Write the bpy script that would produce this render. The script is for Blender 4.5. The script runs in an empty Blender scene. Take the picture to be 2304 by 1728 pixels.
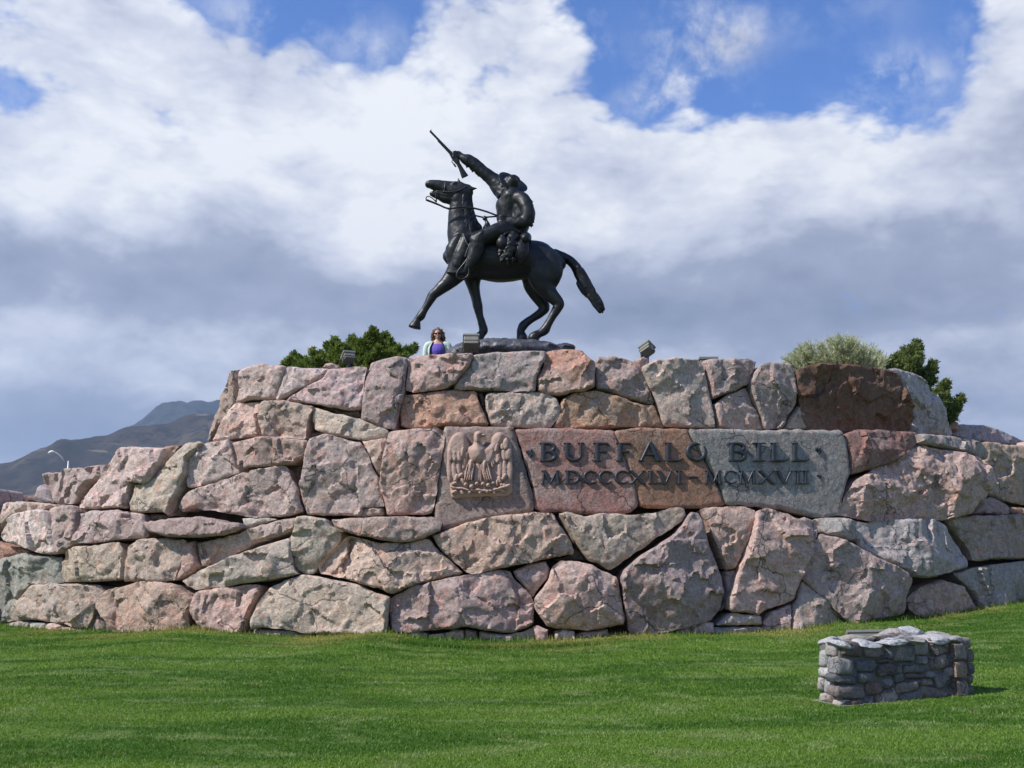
import bpy, bmesh, math, random
import numpy as np
from mathutils import Vector, Matrix
from mathutils.geometry import delaunay_2d_cdt

SC = bpy.context.scene
COL = SC.collection
rnd = random.Random(7)

# ------------------------------------------------------------------ camera
FPX = 2261.0                       # focal length in photo pixels (photo 2304 x 1728)
PITCH = math.atan(336.0 / FPX)
CAMZ = 1.6
cam = bpy.data.cameras.new('camera')
cam.sensor_width = 36.0
cam.lens = 36.0 * FPX / 2304.0
cam.clip_start = 0.1
cam.clip_end = 40000.0
camo = bpy.data.objects.new('camera', cam)
COL.objects.link(camo)
camo.location = (0, 0, CAMZ)
camo.rotation_euler = (math.radians(90) + PITCH, 0, 0)
SC.camera = camo

def rdir(u, v):
    """direction (per metre of world y) towards a point seen at photo position u, v"""
    a = (u - 1152.0) / FPX
    b = (864.0 - v) / FPX
    y = math.cos(PITCH) - b * math.sin(PITCH)
    z = math.sin(PITCH) + b * math.cos(PITCH)
    return Vector((a / y, 1.0, z / y))

def at(u, v, d):
    r = rdir(u, v)
    return Vector((r.x * d, d, CAMZ + r.z * d))

# ------------------------------------------------------------------ light
SUN_TO = Vector((-1.0, -0.43, 1.12)).normalized()
sun = bpy.data.lights.new('sun', 'SUN')
sun.energy = 5.0
sun.angle = math.radians(0.5)
sun.color = (1.0, 0.95, 0.87)
suno = bpy.data.objects.new('sun', sun)
COL.objects.link(suno)
suno.rotation_euler = SUN_TO.to_track_quat('Z', 'Y').to_euler()
SC.view_settings.view_transform = 'Standard'
SC.view_settings.look = 'None'
SC.view_settings.exposure = 0.22
SC.view_settings.gamma = 1.0
SC.cycles.max_bounces = 4
SC.cycles.diffuse_bounces = 2
SC.cycles.glossy_bounces = 2
SC.cycles.volume_bounces = 0
SC.view_settings.use_curve_mapping = False

# ------------------------------------------------------------------ node helper
class NT:
    def __init__(s, tree):
        s.t = tree
        for n in list(tree.nodes):
            tree.nodes.remove(n)
    def n(s, typ, **kw):
        nd = s.t.nodes.new(typ)
        for k, v in kw.items():
            setattr(nd, k, v)
        return nd
    def put(s, sock, v):
        if hasattr(v, 'is_linked') or isinstance(v, bpy.types.NodeSocket):
            s.t.links.new(v, sock)
        elif v is not None:
            try:
                sock.default_value = v
            except Exception:
                sock.default_value = tuple(v) + (1.0,)
    def m(s, op, a, b=None, c=None, clamp=False):
        nd = s.n('ShaderNodeMath', operation=op)
        nd.use_clamp = clamp
        s.put(nd.inputs[0], a)
        if b is not None: s.put(nd.inputs[1], b)
        if c is not None: s.put(nd.inputs[2], c)
        return nd.outputs[0]
    def vm(s, op, a, b=None):
        nd = s.n('ShaderNodeVectorMath', operation=op)
        s.put(nd.inputs[0], a)
        if b is not None: s.put(nd.inputs[1], b)
        return nd.outputs['Value'] if op in ('DOT_PRODUCT', 'LENGTH') else nd.outputs[0]
    def mix(s, f, a, b, blend='MIX'):
        nd = s.n('ShaderNodeMix', data_type='RGBA', blend_type=blend)
        s.put(nd.inputs['Factor'], f)
        s.put(nd.inputs[6], a)
        s.put(nd.inputs[7], b)
        return nd.outputs[2]
    def noise(s, vec, scale, detail=4, rough=0.55, dist=0.0, color=False, typ=None):
        nd = s.n('ShaderNodeTexNoise')
        if typ: nd.noise_type = typ
        s.put(nd.inputs['Vector'], vec)
        nd.inputs['Scale'].default_value = scale
        nd.inputs['Detail'].default_value = detail
        nd.inputs['Roughness'].default_value = rough
        nd.inputs['Distortion'].default_value = dist
        return nd.outputs['Color' if color else 'Fac']
    def vor(s, vec, scale, feature='F1', out='Distance'):
        nd = s.n('ShaderNodeTexVoronoi', feature=feature)
        s.put(nd.inputs['Vector'], vec)
        nd.inputs['Scale'].default_value = scale
        return nd.outputs[out]
    def ss(s, x, lo, hi):
        nd = s.n('ShaderNodeMapRange', interpolation_type='SMOOTHSTEP')
        s.put(nd.inputs[0], x)
        nd.inputs[1].default_value = lo
        nd.inputs[2].default_value = hi
        nd.inputs[3].default_value = 0.0
        nd.inputs[4].default_value = 1.0
        return nd.outputs[0]
    def ramp(s, x, stops):
        nd = s.n('ShaderNodeValToRGB')
        e = nd.color_ramp.elements
        while len(e) < len(stops):
            e.new(0.5)
        for i, (p, c) in enumerate(stops):
            e[i].position = p
            e[i].color = tuple(c) + (1.0,)
        s.put(nd.inputs[0], x)
        return nd.outputs[0]
    def scale(s, vec, sx, sy, sz, off=(0, 0, 0)):
        nd = s.n('ShaderNodeMapping')
        s.put(nd.inputs['Vector'], vec)
        nd.inputs['Scale'].default_value = (sx, sy, sz)
        nd.inputs['Location'].default_value = off
        return nd.outputs[0]

# ------------------------------------------------------------------ world: nishita sky with broken cumulus
W = bpy.data.worlds.new('World')
SC.world = W
W.use_nodes = True
W.cycles.sampling_method = 'NONE'
nt = NT(W.node_tree)
SKYS = 0.10
sky = nt.n('ShaderNodeTexSky', sky_type='NISHITA')
sky.sun_disc = False
sky.sun_elevation = math.asin(SUN_TO.z)
sky.sun_rotation = math.atan2(SUN_TO.x, SUN_TO.y)
sky.altitude = 1500.0
sky.air_density = 1.0
sky.dust_density = 0.3
sky.ozone_density = 3.0
tc = nt.n('ShaderNodeTexCoord')
D = tc.outputs['Generated']
sep = nt.n('ShaderNodeSeparateXYZ')
nt.put(sep.inputs[0], D)
az = nt.m('ARCTAN2', sep.outputs[0], sep.outputs[1])
el = nt.m('ARCSINE', sep.outputs[2])
def azel(u, v):
    r = rdir(u, v).normalized()
    return math.atan2(r.x, r.y), math.asin(r.z)
cv = nt.n('ShaderNodeCombineXYZ')
nt.put(cv.inputs[0], az)
nt.put(cv.inputs[1], el)
def lobes(lst):
    """sum of soft patches in azimuth and elevation"""
    acc = 0.0
    for (u, v, ru, rv, w) in lst:
        a0, e0 = azel(u, v)
        ka, ke = FPX / ru, FPX / rv
        nd = nt.n('ShaderNodeVectorMath', operation='MULTIPLY_ADD')
        nt.put(nd.inputs[0], cv.outputs[0])
        nd.inputs[1].default_value = (ka, ke, 0.0)
        nd.inputs[2].default_value = (-a0 * ka, -e0 * ke, 0.0)
        q = nt.vm('DOT_PRODUCT', nd.outputs[0], nd.outputs[0])
        acc = nt.m('MULTIPLY_ADD', nt.m('POWER', math.exp(-1), q), w, acc)
    return acc
# warped direction gives ragged cloud edges
wn = nt.noise(D, 5.0, 3, 0.6, color=True)
Dw = nt.vm('ADD', D, nt.vm('MULTIPLY', nt.vm('SUBTRACT', wn, (0.5, 0.5, 0.5)), (0.045, 0.045, 0.045)))
Dn = nt.scale(Dw, 1.0, 1.0, 1.7)
n1 = nt.noise(Dn, 4.2, 5, 0.60)
n2 = nt.noise(Dn, 17.0, 6, 0.66)
cov = nt.m('ADD', nt.m('MULTIPLY', nt.m('SUBTRACT', n1, 0.5), 1.9), nt.m('MULTIPLY', nt.m('SUBTRACT', n2, 0.5), 0.5))
base = nt.m('MULTIPLY', nt.m('SUBTRACT', 0.40, el), 1.2)          # closer cover towards the horizon
cov = nt.m('ADD', cov, base)
shape = lobes([
    (1780, 110, 300, 130, -0.85), (2040, 130, 130, 120, -0.45), (1440, 150, 100, 110, -0.62), (1560, 40, 160, 60, -0.3), (40, 560, 330, 170, 0.55), (200, 880, 400, 110, 0.35),
    (840, 95, 110, 80, -0.50), (600, 15, 150, 45, -0.40), (15, 195, 70, 60, -0.55), (300, 60, 300, 90, 0.35), (1330, 20, 110, 60, -0.3),
    (1170, 50, 240, 120, 0.85), (2290, 60, 120, 220, 0.6), (150, 120, 330, 150, 0.20),
    (1760, 340, 260, 95, 0.48), (700, 260, 700, 130, 0.35), (2020, 185, 90, 50, 0.55), (1545, 110, 60, 110, 0.42), (1650, 90, 50, 60, 0.3),
    (1200, 560, 1500, 260, 0.5)])
cov = nt.m('ADD', cov, shape)
def bil(scale):
    return nt.m('ABSOLUTE', nt.m('SUBTRACT', nt.noise(Dn, scale, 1, 0.5), 0.5))
bl = nt.m('ADD', bil(11.0), nt.m('ADD', nt.m('MULTIPLY', bil(25.0), 0.55), nt.m('MULTIPLY', bil(56.0), 0.3)))
cov = nt.m('ADD', cov, nt.m('MULTIPLY', nt.m('SUBTRACT', bl, 0.16), 0.9))
alpha = nt.ss(cov, -0.12, 0.26)
wl_ = lobes([(1545, 110, 90, 130, 0.9), (1660, 80, 70, 60, 0.8), (2020, 185, 110, 60, 0.95), (620, 60, 200, 60, 0.7), (1480, 230, 120, 70, 0.7), (1850, 40, 200, 60, 0.25), (860, 130, 90, 60, 0.5)])
wisp = nt.m('MULTIPLY', nt.ss(nt.noise(nt.scale(Dw, 1.0, 1.0, 1.0, (3, 1, 2)), 9.0, 6, 0.62, 0.2), 0.50, 0.72), 0.5)
alpha = nt.m('MAXIMUM', alpha, nt.m('MULTIPLY', wisp, nt.ss(cov, -0.75, -0.15)))
alpha = nt.m('MAXIMUM', alpha, nt.m('MULTIPLY', nt.ss(nt.noise(Dw, 13.0, 6, 0.62, 0.15), 0.40, 0.66), wl_), clamp=True)
# shading of the cloud: lit tops, grey bases
n3 = nt.noise(nt.scale(Dw, 1.0, 1.0, 2.2), 6.5, 5, 0.58)
shade = lobes([
    (330, 640, 420, 110, -0.58), (1080, 690, 300, 120, -0.30), (820, 560, 160, 90, 0.12), (1420, 520, 200, 70, 0.12), (1950, 560, 220, 70, -0.18), (560, 520, 150, 70, -0.15), (1700, 690, 620, 120, -0.56), (2200, 880, 300, 60, -0.2),
    (180, 960, 330, 80, -0.5), (250, 740, 330, 50, 0.18), (2050, 770, 330, 40, 0.16), (750, 400, 420, 160, 0.16),
    (1750, 280, 380, 90, 0.20), (1150, 60, 260, 130, 0.12), (2290, 300, 300, 200, -0.12), (400, 200, 500, 150, 0.12), (1500, 480, 200, 120, -0.06)])
sh = nt.m('ADD', nt.m('ADD', 0.80, shade), nt.m('MULTIPLY', nt.m('SUBTRACT', n3, 0.5), 1.25))
sh = nt.m('ADD', sh, nt.m('MULTIPLY', nt.m('SUBTRACT', n2, 0.5), 0.30))
sh = nt.m('ADD', sh, nt.m('MULTIPLY', nt.m('SUBTRACT', bl, 0.16), 0.55), clamp=True)
ccol = nt.ramp(sh, [(0.0, (0.20, 0.235, 0.33)), (0.45, (0.34, 0.375, 0.49)), (0.75, (0.62, 0.65, 0.75)), (1.0, (0.86, 0.875, 0.90))])
ccol = nt.mix(1.0, ccol, (1 / SKYS, 1 / SKYS, 1 / SKYS, 1.0), 'MULTIPLY')
below = nt.ss(el, -0.03, 0.0)
skyc = nt.mix(1.0, sky.outputs[0], (0.72, 1.15, 1.78, 1.0), 'MULTIPLY')
skyc = nt.mix(alpha, skyc, ccol)
bg = nt.n('ShaderNodeBackground')
nt.put(bg.inputs['Color'], skyc)
bg.inputs['Strength'].default_value = SKYS
out = nt.n('ShaderNodeOutputWorld')
nt.t.links.new(bg.outputs[0], out.inputs[0])

# ------------------------------------------------------------------ numpy noise
def _h(ix, iy, iz, seed):
    n = (ix.astype(np.int64) * 374761393 + iy.astype(np.int64) * 668265263 + iz.astype(np.int64) * 2147483647 + seed * 974634) & 0x7fffffff
    n = ((n ^ (n >> 13)) * 1274126177) & 0x7fffffff
    n = n ^ (n >> 16)
    return (n & 0xffff) / 32767.5 - 1.0
def vn(P, seed=0):
    P = np.asarray(P, float)
    i = np.floor(P).astype(np.int64)
    f = P - i
    f = f * f * f * (f * (f * 6 - 15) + 10)
    r = 0
    for dx in (0, 1):
        wx = f[:, 0] if dx else 1 - f[:, 0]
        for dy in (0, 1):
            wy = f[:, 1] if dy else 1 - f[:, 1]
            for dz in (0, 1):
                wz = f[:, 2] if dz else 1 - f[:, 2]
                r = r + wx * wy * wz * _h(i[:, 0] + dx, i[:, 1] + dy, i[:, 2] + dz, seed)
    return r
def fbm(P, oct=4, seed=0, gain=0.5):
    P = np.asarray(P, float)
    a, s, r = 1.0, 0.0, 0
    for o in range(oct):
        r = r + a * vn(P * (2.03 ** o) + o * 17.3, seed + o)
        s += a
        a *= gain
    return r / s

# ------------------------------------------------------------------ object helpers
def link(name, me, mat=None, parent=None, smooth=True):
    o = bpy.data.objects.new(name, me)
    COL.objects.link(o)
    if mat is not None and not me.materials:
        me.materials.append(mat)
    if parent is not None:
        o.parent = parent
    if smooth:
        me.polygons.foreach_set('use_smooth', [True] * len(me.polygons))
    return o
def mesh(name, verts, faces, mat=None, parent=None, smooth=True):
    me = bpy.data.meshes.new(name)
    me.from_pydata([tuple(v) for v in verts], [], faces)
    me.update()
    return link(name, me, mat, parent, smooth)
def tag(o, label=None, cat=None, group=None, kind=None):
    if label: o['label'] = label
    if cat: o['category'] = cat
    if group: o['group'] = group
    if kind: o['kind'] = kind
    return o
def empty(name, loc, label=None, cat=None, group=None):
    o = bpy.data.objects.new(name, None)
    COL.objects.link(o)
    o.location = loc
    o.empty_display_size = 0.3
    return tag(o, label, cat, group)
def tomesh(ob, name):
    dg = bpy.context.evaluated_depsgraph_get()
    dg.update()
    me = bpy.data.meshes.new_from_object(ob.evaluated_get(dg))
    me.name = name
    old = ob.data
    bpy.data.objects.remove(ob)
    bpy.data.meshes.remove(old)
    return me
def shift(me, off):
    """move a mesh's vertices so its object can carry that offset"""
    n = len(me.vertices)
    a = np.empty(n * 3)
    me.vertices.foreach_get('co', a)
    a = (a.reshape(-1, 3) - np.array(off)).ravel()
    me.vertices.foreach_set('co', a)
    me.update()

# ------------------------------------------------------------------ materials
def newmat(name):
    m = bpy.data.materials.new(name)
    m.use_nodes = True
    n = NT(m.node_tree)
    p = n.n('ShaderNodeBsdfPrincipled')
    o = n.n('ShaderNodeOutputMaterial')
    n.t.links.new(p.outputs[0], o.inputs[0])
    return m, n, p
def simple(name, col, rough=0.6, metal=0.0, var=0.15, scale=12.0, bump=0.0, bscale=40.0, spec=0.5):
    m, n, p = newmat(name)
    g = n.n('ShaderNodeTexCoord').outputs['Object']
    f = n.noise(g, scale, 4)
    lo = tuple(c * (1 - var) for c in col)
    hi = tuple(min(1, c * (1 + var)) for c in col)
    n.put(p.inputs['Base Color'], n.ramp(f, [(0.3, lo), (0.7, hi)]))
    p.inputs['Roughness'].default_value = rough
    p.inputs['Metallic'].default_value = metal
    p.inputs['Specular IOR Level'].default_value = spec
    if bump:
        b = n.n('ShaderNodeBump')
        b.inputs['Strength'].default_value = 1.0
        b.inputs['Distance'].default_value = bump
        n.put(b.inputs['Height'], n.noise(g, bscale, 5))
        n.t.links.new(b.outputs[0], p.inputs['Normal'])
    return m

def granite(name, fine=1.0):
    """rough quarry stone; the object's own colour is its base colour"""
    m, n, p = newmat(name)
    pos = n.n('ShaderNodeNewGeometry').outputs['Position']
    oi = n.n('ShaderNodeObjectInfo')
    off = n.vm('ADD', pos, n.vm('MULTIPLY', (9.1, 5.3, 7.7), None) if False else pos)
    rv = n.n('ShaderNodeCombineXYZ')
    n.put(rv.inputs[0], n.m('MULTIPLY', oi.outputs['Random'], 37.0))
    n.put(rv.inputs[1], n.m('MULTIPLY', oi.outputs['Random'], 71.0))
    q = n.vm('ADD', pos, rv.outputs[0])
    q = n.scale(q, fine, fine, fine)
    c0 = oi.outputs['Color']
    big = n.noise(q, 1.6, 5, 0.6, 0.4)
    med = n.noise(q, 5.5, 6, 0.65, 0.3)
    fin = n.noise(q, 30.0, 5, 0.7)
    tiny = n.noise(q, 95.0, 3, 0.7)
    # grey-green weathering, pink feldspar, pale scuffs, brown streaks
    c = n.mix(n.m('MULTIPLY', n.ss(big, 0.46, 0.62), n.m('MULTIPLY', oi.outputs['Random'], 0.95)), c0, n.mix(0.6, c0, (0.40, 0.345, 0.31, 1)))
    c = n.mix(n.m('MULTIPLY', n.ss(med, 0.50, 0.66), 0.55), c, n.mix(1.0, c0, (1.22, 0.86, 0.78, 1), 'MULTIPLY'))
    c = n.mix(n.m('MULTIPLY', n.ss(n.noise(q, 3.1, 5, 0.7, 0.8), 0.56, 0.66), 0.40), c, n.mix(1.0, c0, (1.35, 1.36, 1.34, 1), 'MULTIPLY'))
    c = n.mix(n.m('MULTIPLY', n.ss(n.noise(q, 2.3, 6, 0.7, 1.2), 0.58, 0.70), 0.45), c, n.mix(1.0, c0, (0.66, 0.56, 0.46, 1), 'MULTIPLY'))
    v = n.m('ADD', 0.52, n.m('ADD', n.m('ADD', n.m('MULTIPLY', n.ss(fin, 0.33, 0.67), 0.42), n.m('MULTIPLY', n.ss(n.noise(q, 13.0, 4, 0.7, 0.6), 0.34, 0.66), 0.34)), n.m('MULTIPLY', n.ss(tiny, 0.3, 0.7), 0.30)))
    wq = n.vm('ADD', q, n.vm('MULTIPLY', n.noise(q, 1.5, 4, 0.6, color=True), (0.8, 0.8, 0.8)))
    ck = n.vor(wq, 1.15, 'DISTANCE_TO_EDGE')
    ck = n.m('MULTIPLY', n.m('SUBTRACT', 1.0, n.ss(ck, 0.004, 0.016)), n.ss(n.noise(q, 1.1, 2), 0.46, 0.56))
    v = n.m('MULTIPLY', v, n.m('SUBTRACT', 1.0, n.m('MULTIPLY', ck, 0.55)))
    sk = n.ss(n.noise(n.scale(q, 5.0, 5.0, 0.7), 1.0, 4, 0.6, 0.3), 0.55, 0.68)
    v = n.m('MULTIPLY', v, n.m('SUBTRACT', 1.0, n.m('MULTIPLY', sk, 0.22)))
    cm = n.n('ShaderNodeCombineXYZ')
    for k in range(3): n.put(cm.inputs[k], v)
    c = n.mix(1.0, c, cm.outputs[0], 'MULTIPLY')
    n.put(p.inputs['Base Color'], c)
    p.inputs['Roughness'].default_value = 0.88
    p.inputs['Specular IOR Level'].default_value = 0.25
    b1 = n.n('ShaderNodeBump')
    b1.inputs['Distance'].default_value = 0.034 / fine
    n.put(b1.inputs['Height'], n.m('SUBTRACT', n.noise(q, 13.0, 4, 0.70, 0.4), n.m('MULTIPLY', ck, 0.5)))
    b1.inputs['Strength'].default_value = 0.9
    b2 = n.n('ShaderNodeBump')
    b2.inputs['Distance'].default_value = 0.012 / fine
    n.put(b2.inputs['Height'], n.m('ADD', fin, n.m('MULTIPLY', tiny, 0.5)))
    n.t.links.new(b1.outputs[0], b2.inputs['Normal'])
    n.t.links.new(b2.outputs[0], p.inputs['Normal'])
    return m
M_ST = granite('quarry_granite')
M_FS = granite('field_stone', 2.2)
M_CORE = simple('packed_earth', (0.06, 0.048, 0.038), 0.95, var=0.3, scale=3, bump=0.03, bscale=9)
M_MORTAR = simple('mortar', (0.20, 0.19, 0.17), 0.95, var=0.25, scale=9, bump=0.01, bscale=60)
M_BRONZE = None

STC = {'tan': (0.45, 0.352, 0.298), 'pink': (0.43, 0.315, 0.27), 'grey': (0.37, 0.332, 0.305), 'brown': (0.145, 0.080, 0.055), 'block': (0.32, 0.235, 0.205),
       'rust': (0.39, 0.24, 0.175), 'red': (0.265, 0.162, 0.132), 'orange': (0.285, 0.165, 0.115), 'green': (0.295, 0.285, 0.25),
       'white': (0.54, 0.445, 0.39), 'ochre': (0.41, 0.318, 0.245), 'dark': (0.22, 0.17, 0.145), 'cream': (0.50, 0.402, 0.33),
       'blue': (0.31, 0.30, 0.29), 'mauve': (0.385, 0.29, 0.255)}

# ------------------------------------------------------------------ wall surface (three tiers, bowed plan)
def ywall(x, z, tier):
    x = max(-13.0, min(13.0, x))
    y = 15.0 + 0.035 * x * x + 0.07 * z
    if tier == 2: y += 0.16
    if tier == 3: y += 0.42
    if tier == 6: y += 0.42
    if tier == 6 and x < -4.35: y += 1.0 * (-4.35 - x)
    if tier == 6 and x > 6.6: y += 0.3 * (x - 6.6)
    if tier == 4: y += 1.3
    if tier == 5: y += 3.0
    return y
def onwall(u, v, tier):
    r = rdir(u, v)
    d = 15.5
    for _ in range(60):
        t = ywall(r.x * d, CAMZ + r.z * d, tier)
        d += 0.45 * (t - d)
    return Vector((r.x * d, d, CAMZ + r.z * d))
def wallnormal(p, tier):
    e = 0.05
    dx = (ywall(p.x + e, p.z, tier) - ywall(p.x - e, p.z, tier)) / (2 * e)
    return Vector((dx, -1.0, 0.07)).normalized()

# ------------------------------------------------------------------ stone builder
def chaikin(P, k=0.085):
    out = []
    n = len(P)
    for i in range(n):
        a, b = P[i], P[(i + 1) % n]
        out.append(a * (1 - k) + b * k)
        out.append(a * k + b * (1 - k))
    return np.array(out)
def resample(P, h):
    out = []
    n = len(P)
    for i in range(n):
        a, b = P[i], P[(i + 1) % n]
        m = max(1, int(round(np.linalg.norm(b - a) / h)))
        for j in range(m):
            out.append(a + (b - a) * j / m)
    return np.array(out)
def area2(P):
    x, y = P[:, 0], P[:, 1]
    return 0.5 * np.sum(x * np.roll(y, -1) - np.roll(x, -1) * y)
def inset(P, g):
    n = len(P)
    e = np.roll(P, -1, 0) - P
    L = np.linalg.norm(e, axis=1, keepdims=True) + 1e-9
    nm = np.stack([-e[:, 1], e[:, 0]], 1) / L
    nv = nm + np.roll(nm, 1, 0)
    nv /= (np.linalg.norm(nv, axis=1, keepdims=True) + 1e-6)
    return P + nv * g
def segdist(Q, P):
    A = P
    B = np.roll(P, -1, 0)
    d = np.full(len(Q), 1e9)
    for a, b in zip(A, B):
        ab = b - a
        t = np.clip(((Q - a) @ ab) / (ab @ ab + 1e-12), 0, 1)
        d = np.minimum(d, np.hypot(*(Q - (a + t[:, None] * ab)).T))
    return d
def inside(Q, P):
    x, y = Q[:, 0], Q[:, 1]
    r = np.zeros(len(Q), bool)
    n = len(P)
    for i in range(n):
        a, b = P[i], P[(i + 1) % n]
        c = ((a[1] > y) != (b[1] > y))
        with np.errstate(divide='ignore', invalid='ignore'):
            xi = (b[0] - a[0]) * (y - a[1]) / (b[1] - a[1] + 1e-15) + a[0]
        r ^= c & (x < xi)
    return r

SEED = [11]
def slab(name, pts3, n, parent, color, mat, h=0.027, gap=0.006, relief=1.0, edge=(0.035, 0.040), depth=0.6, jit=0.014,
         facet=0.22, rough=1.0, bulge=0.0, up=None, soft=1, tilt=None):
    """a quarried block: outline pts3 (in a plane with normal n), a broken face and a body of real depth"""
    SEED[0] += 1
    sd = SEED[0]
    rg = np.random.RandomState(sd)
    n = Vector(n).normalized()
    C = Vector((0, 0, 0))
    for p in pts3: C += p
    C /= len(pts3)
    upv = up or Vector((0, 0, 1))
    s = upv.cross(n).normalized() * 1.0
    t = n.cross(s).normalized()
    P = np.array([((p - C).dot(s), (p - C).dot(t)) for p in pts3])
    if area2(P) < 0: P = P[::-1]
    P = inset(P, gap)
    for _ in range(soft): P = chaikin(P)
    B = resample(P, h * 1.3)
    off = rg.rand(3) * 50
    q3 = np.c_[B, np.zeros(len(B))]
    B = B + jit * np.c_[fbm(q3 * 7 + off, 3, 1), fbm(q3 * 7 + off + 9, 3, 2)] * 1.6
    lo, hi = B.min(0), B.max(0)
    gx, gy = np.meshgrid(np.arange(lo[0], hi[0], h), np.arange(lo[1], hi[1], h))
    G = np.c_[gx.ravel(), gy.ravel()] + (rg.rand(gx.size, 2) - 0.5) * h * 0.7
    G = G[inside(G, B)]
    if len(G):
        dd = segdist(G, B)
        G = G[dd > 0.5 * h]
    nb = len(B)
    V2 = [Vector(p) for p in B] + [Vector(p) for p in G]
    res = delaunay_2d_cdt(V2, [(i, (i + 1) % nb) for i in range(nb)], [list(range(nb))], 1, 1e-7)
    V = np.array([tuple(v) for v in res[0]])
    F = [tuple(f) for f in res[2]]
    # which output vertices lie on the outline, in order
    orig = {}
    for i, lst in enumerate(res[3]):
        for j in lst:
            orig[j] = i
    ring = [orig[i] for i in range(nb) if i in orig]
    rr = []
    for i in ring:
        if not rr or rr[-1] != i: rr.append(i)
    ring = rr
    dist = segdist(V, B)
    w, ed = edge
    size = float(np.sqrt(abs(area2(B))))
    w = min(w, 0.28 * size)
    ed = min(ed, 0.22 * size)
    e = np.clip(dist / w, 0, 1)
    H = -ed * (1 - e) ** 2.2
    q = np.c_[V, np.zeros(len(V))]
    wv = V + 0.05 * size * np.c_[fbm(q * 2.0 / size + off, 3, 5), fbm(q * 2.0 / size + off + 31, 3, 6)]
    if facet > 0:
        k = 6
        hp = np.full(len(V), 9.0)
        for i in range(k):
            ang = rg.rand() * 6.283
            g = (0.25 + rg.rand()) * facet
            c = (rg.rand() * 0.45) * facet * size
            hp = np.minimum(hp, c - g * (wv @ np.array([math.cos(ang), math.sin(ang)])))
        H = H + np.clip(hp - hp.mean(), -0.3 * size, 0.25 * size) * 0.85
        # broken facets: tilted shards with sharp borders
        ks = max(5, int(14 * size))
        sx = lo + rg.rand(ks, 2) * (hi - lo)
        wq = V + 0.06 * np.c_[fbm(q * 4 + off, 3, 15), fbm(q * 4 + off + 5, 3, 16)]
        d2 = ((wq[:, None, :] - sx[None]) ** 2).sum(2)
        near = d2.argmin(1)
        gr = rg.randn(ks, 2) * 0.10
        oc = rg.randn(ks) * 0.012
        dv = wq - sx[near]
        H = H + relief * (oc[near] + (dv * gr[near]).sum(1)) * np.clip(e * 1.3, 0.15, 1)
    if tilt is not None:
        H = H + V[:, 0] * tilt[0] + V[:, 1] * tilt[1]
    # cleavage steps and grain that runs one way in each block
    ga = rg.rand() * 3.14
    an = rg.uniform(0.22, 0.9)
    qa = np.c_[(V @ np.array([math.cos(ga), math.sin(ga)])) * an, V @ np.array([-math.sin(ga), math.cos(ga)]), np.zeros(len(V))]
    f = fbm(np.c_[wv, np.zeros(len(V))] * 1.7 + off, 3, 8) * 2.6 + (wv @ np.array([rg.randn(), rg.randn()])) * 0.8
    fl = np.floor(f)
    fr = f - fl
    st = fl + np.clip((fr - 0.90) / 0.10, 0, 1)
    H = H + relief * rough * 0.030 * (st - st.mean()) * np.clip(e * 1.5, 0, 1)
    H = H + relief * (0.020 * fbm(q * 3.1 + off, 3, 9) + 0.020 * (1 - 2 * np.abs(fbm(qa * 5.0 + off, 3, 10))) + 0.009 * rough * fbm(q * 17 + off, 2, 12))
    if bulge: H = H + bulge * (1 - (1 - np.clip(dist / (0.45 * size), 0, 1)) ** 2)
    verts = [C + s * V[i, 0] + t * V[i, 1] + n * H[i] for i in range(len(V))]
    faces = list(F)
    nv = len(verts)
    cen = B.mean(0)
    prev = list(ring)
    for (dep, shr) in ((0.12, 0.0), (depth, -0.05)):
        cur = []
        for i in ring:
            p2 = V[i] + (cen - V[i]) * (-shr if False else 0.02 + 0.10 * (dep / depth) * 0.5)
            cur.append(len(verts))
            verts.append(C + s * p2[0] + t * p2[1] - n * (dep + ed))
        m = len(ring)
        for a in range(m):
            b = (a + 1) % m
            faces.append((prev[b], prev[a], cur[a], cur[b]))
        prev = cur
    faces.append(tuple(reversed(prev)) if False else tuple(prev[::-1]))
    me = bpy.data.meshes.new(name)
    pc = parent.location if parent else Vector((0, 0, 0))
    me.from_pydata([tuple(v - C) for v in verts], [], faces)
    me.update()
    # make sure that the face looks outwards
    if me.polygons[0].normal.dot(n) < 0: me.flip_normals()
    o = link(name, me, mat, parent, True)
    me.set_sharp_from_angle(angle=math.radians(48))
    o.location = C - pc
    o.color = tuple(color) + (1.0,)
    return o

# photo crops in which outlines were measured: origin and scale
S6 = 1991.0 / 600.0
REG = {'A': (0, 950, S6), 'B': (400, 750, S6), 'C': (550, 1050, S6), 'D': (900, 750, S6), 'E': (1050, 1050, S6), 'F': (1350, 750, S6),
       'G': (1500, 1050, S6), 'H': (1704, 750, S6), 'I': (1704, 1050, S6), 'L': (1800, 1370, 4.608), 'J': (900, 270, 4.608), 'M': (980, 930, 6.9125)}
def px(reg, x, y):
    a, b, s = REG[reg]
    return a + x / s, b + y / s

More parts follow.
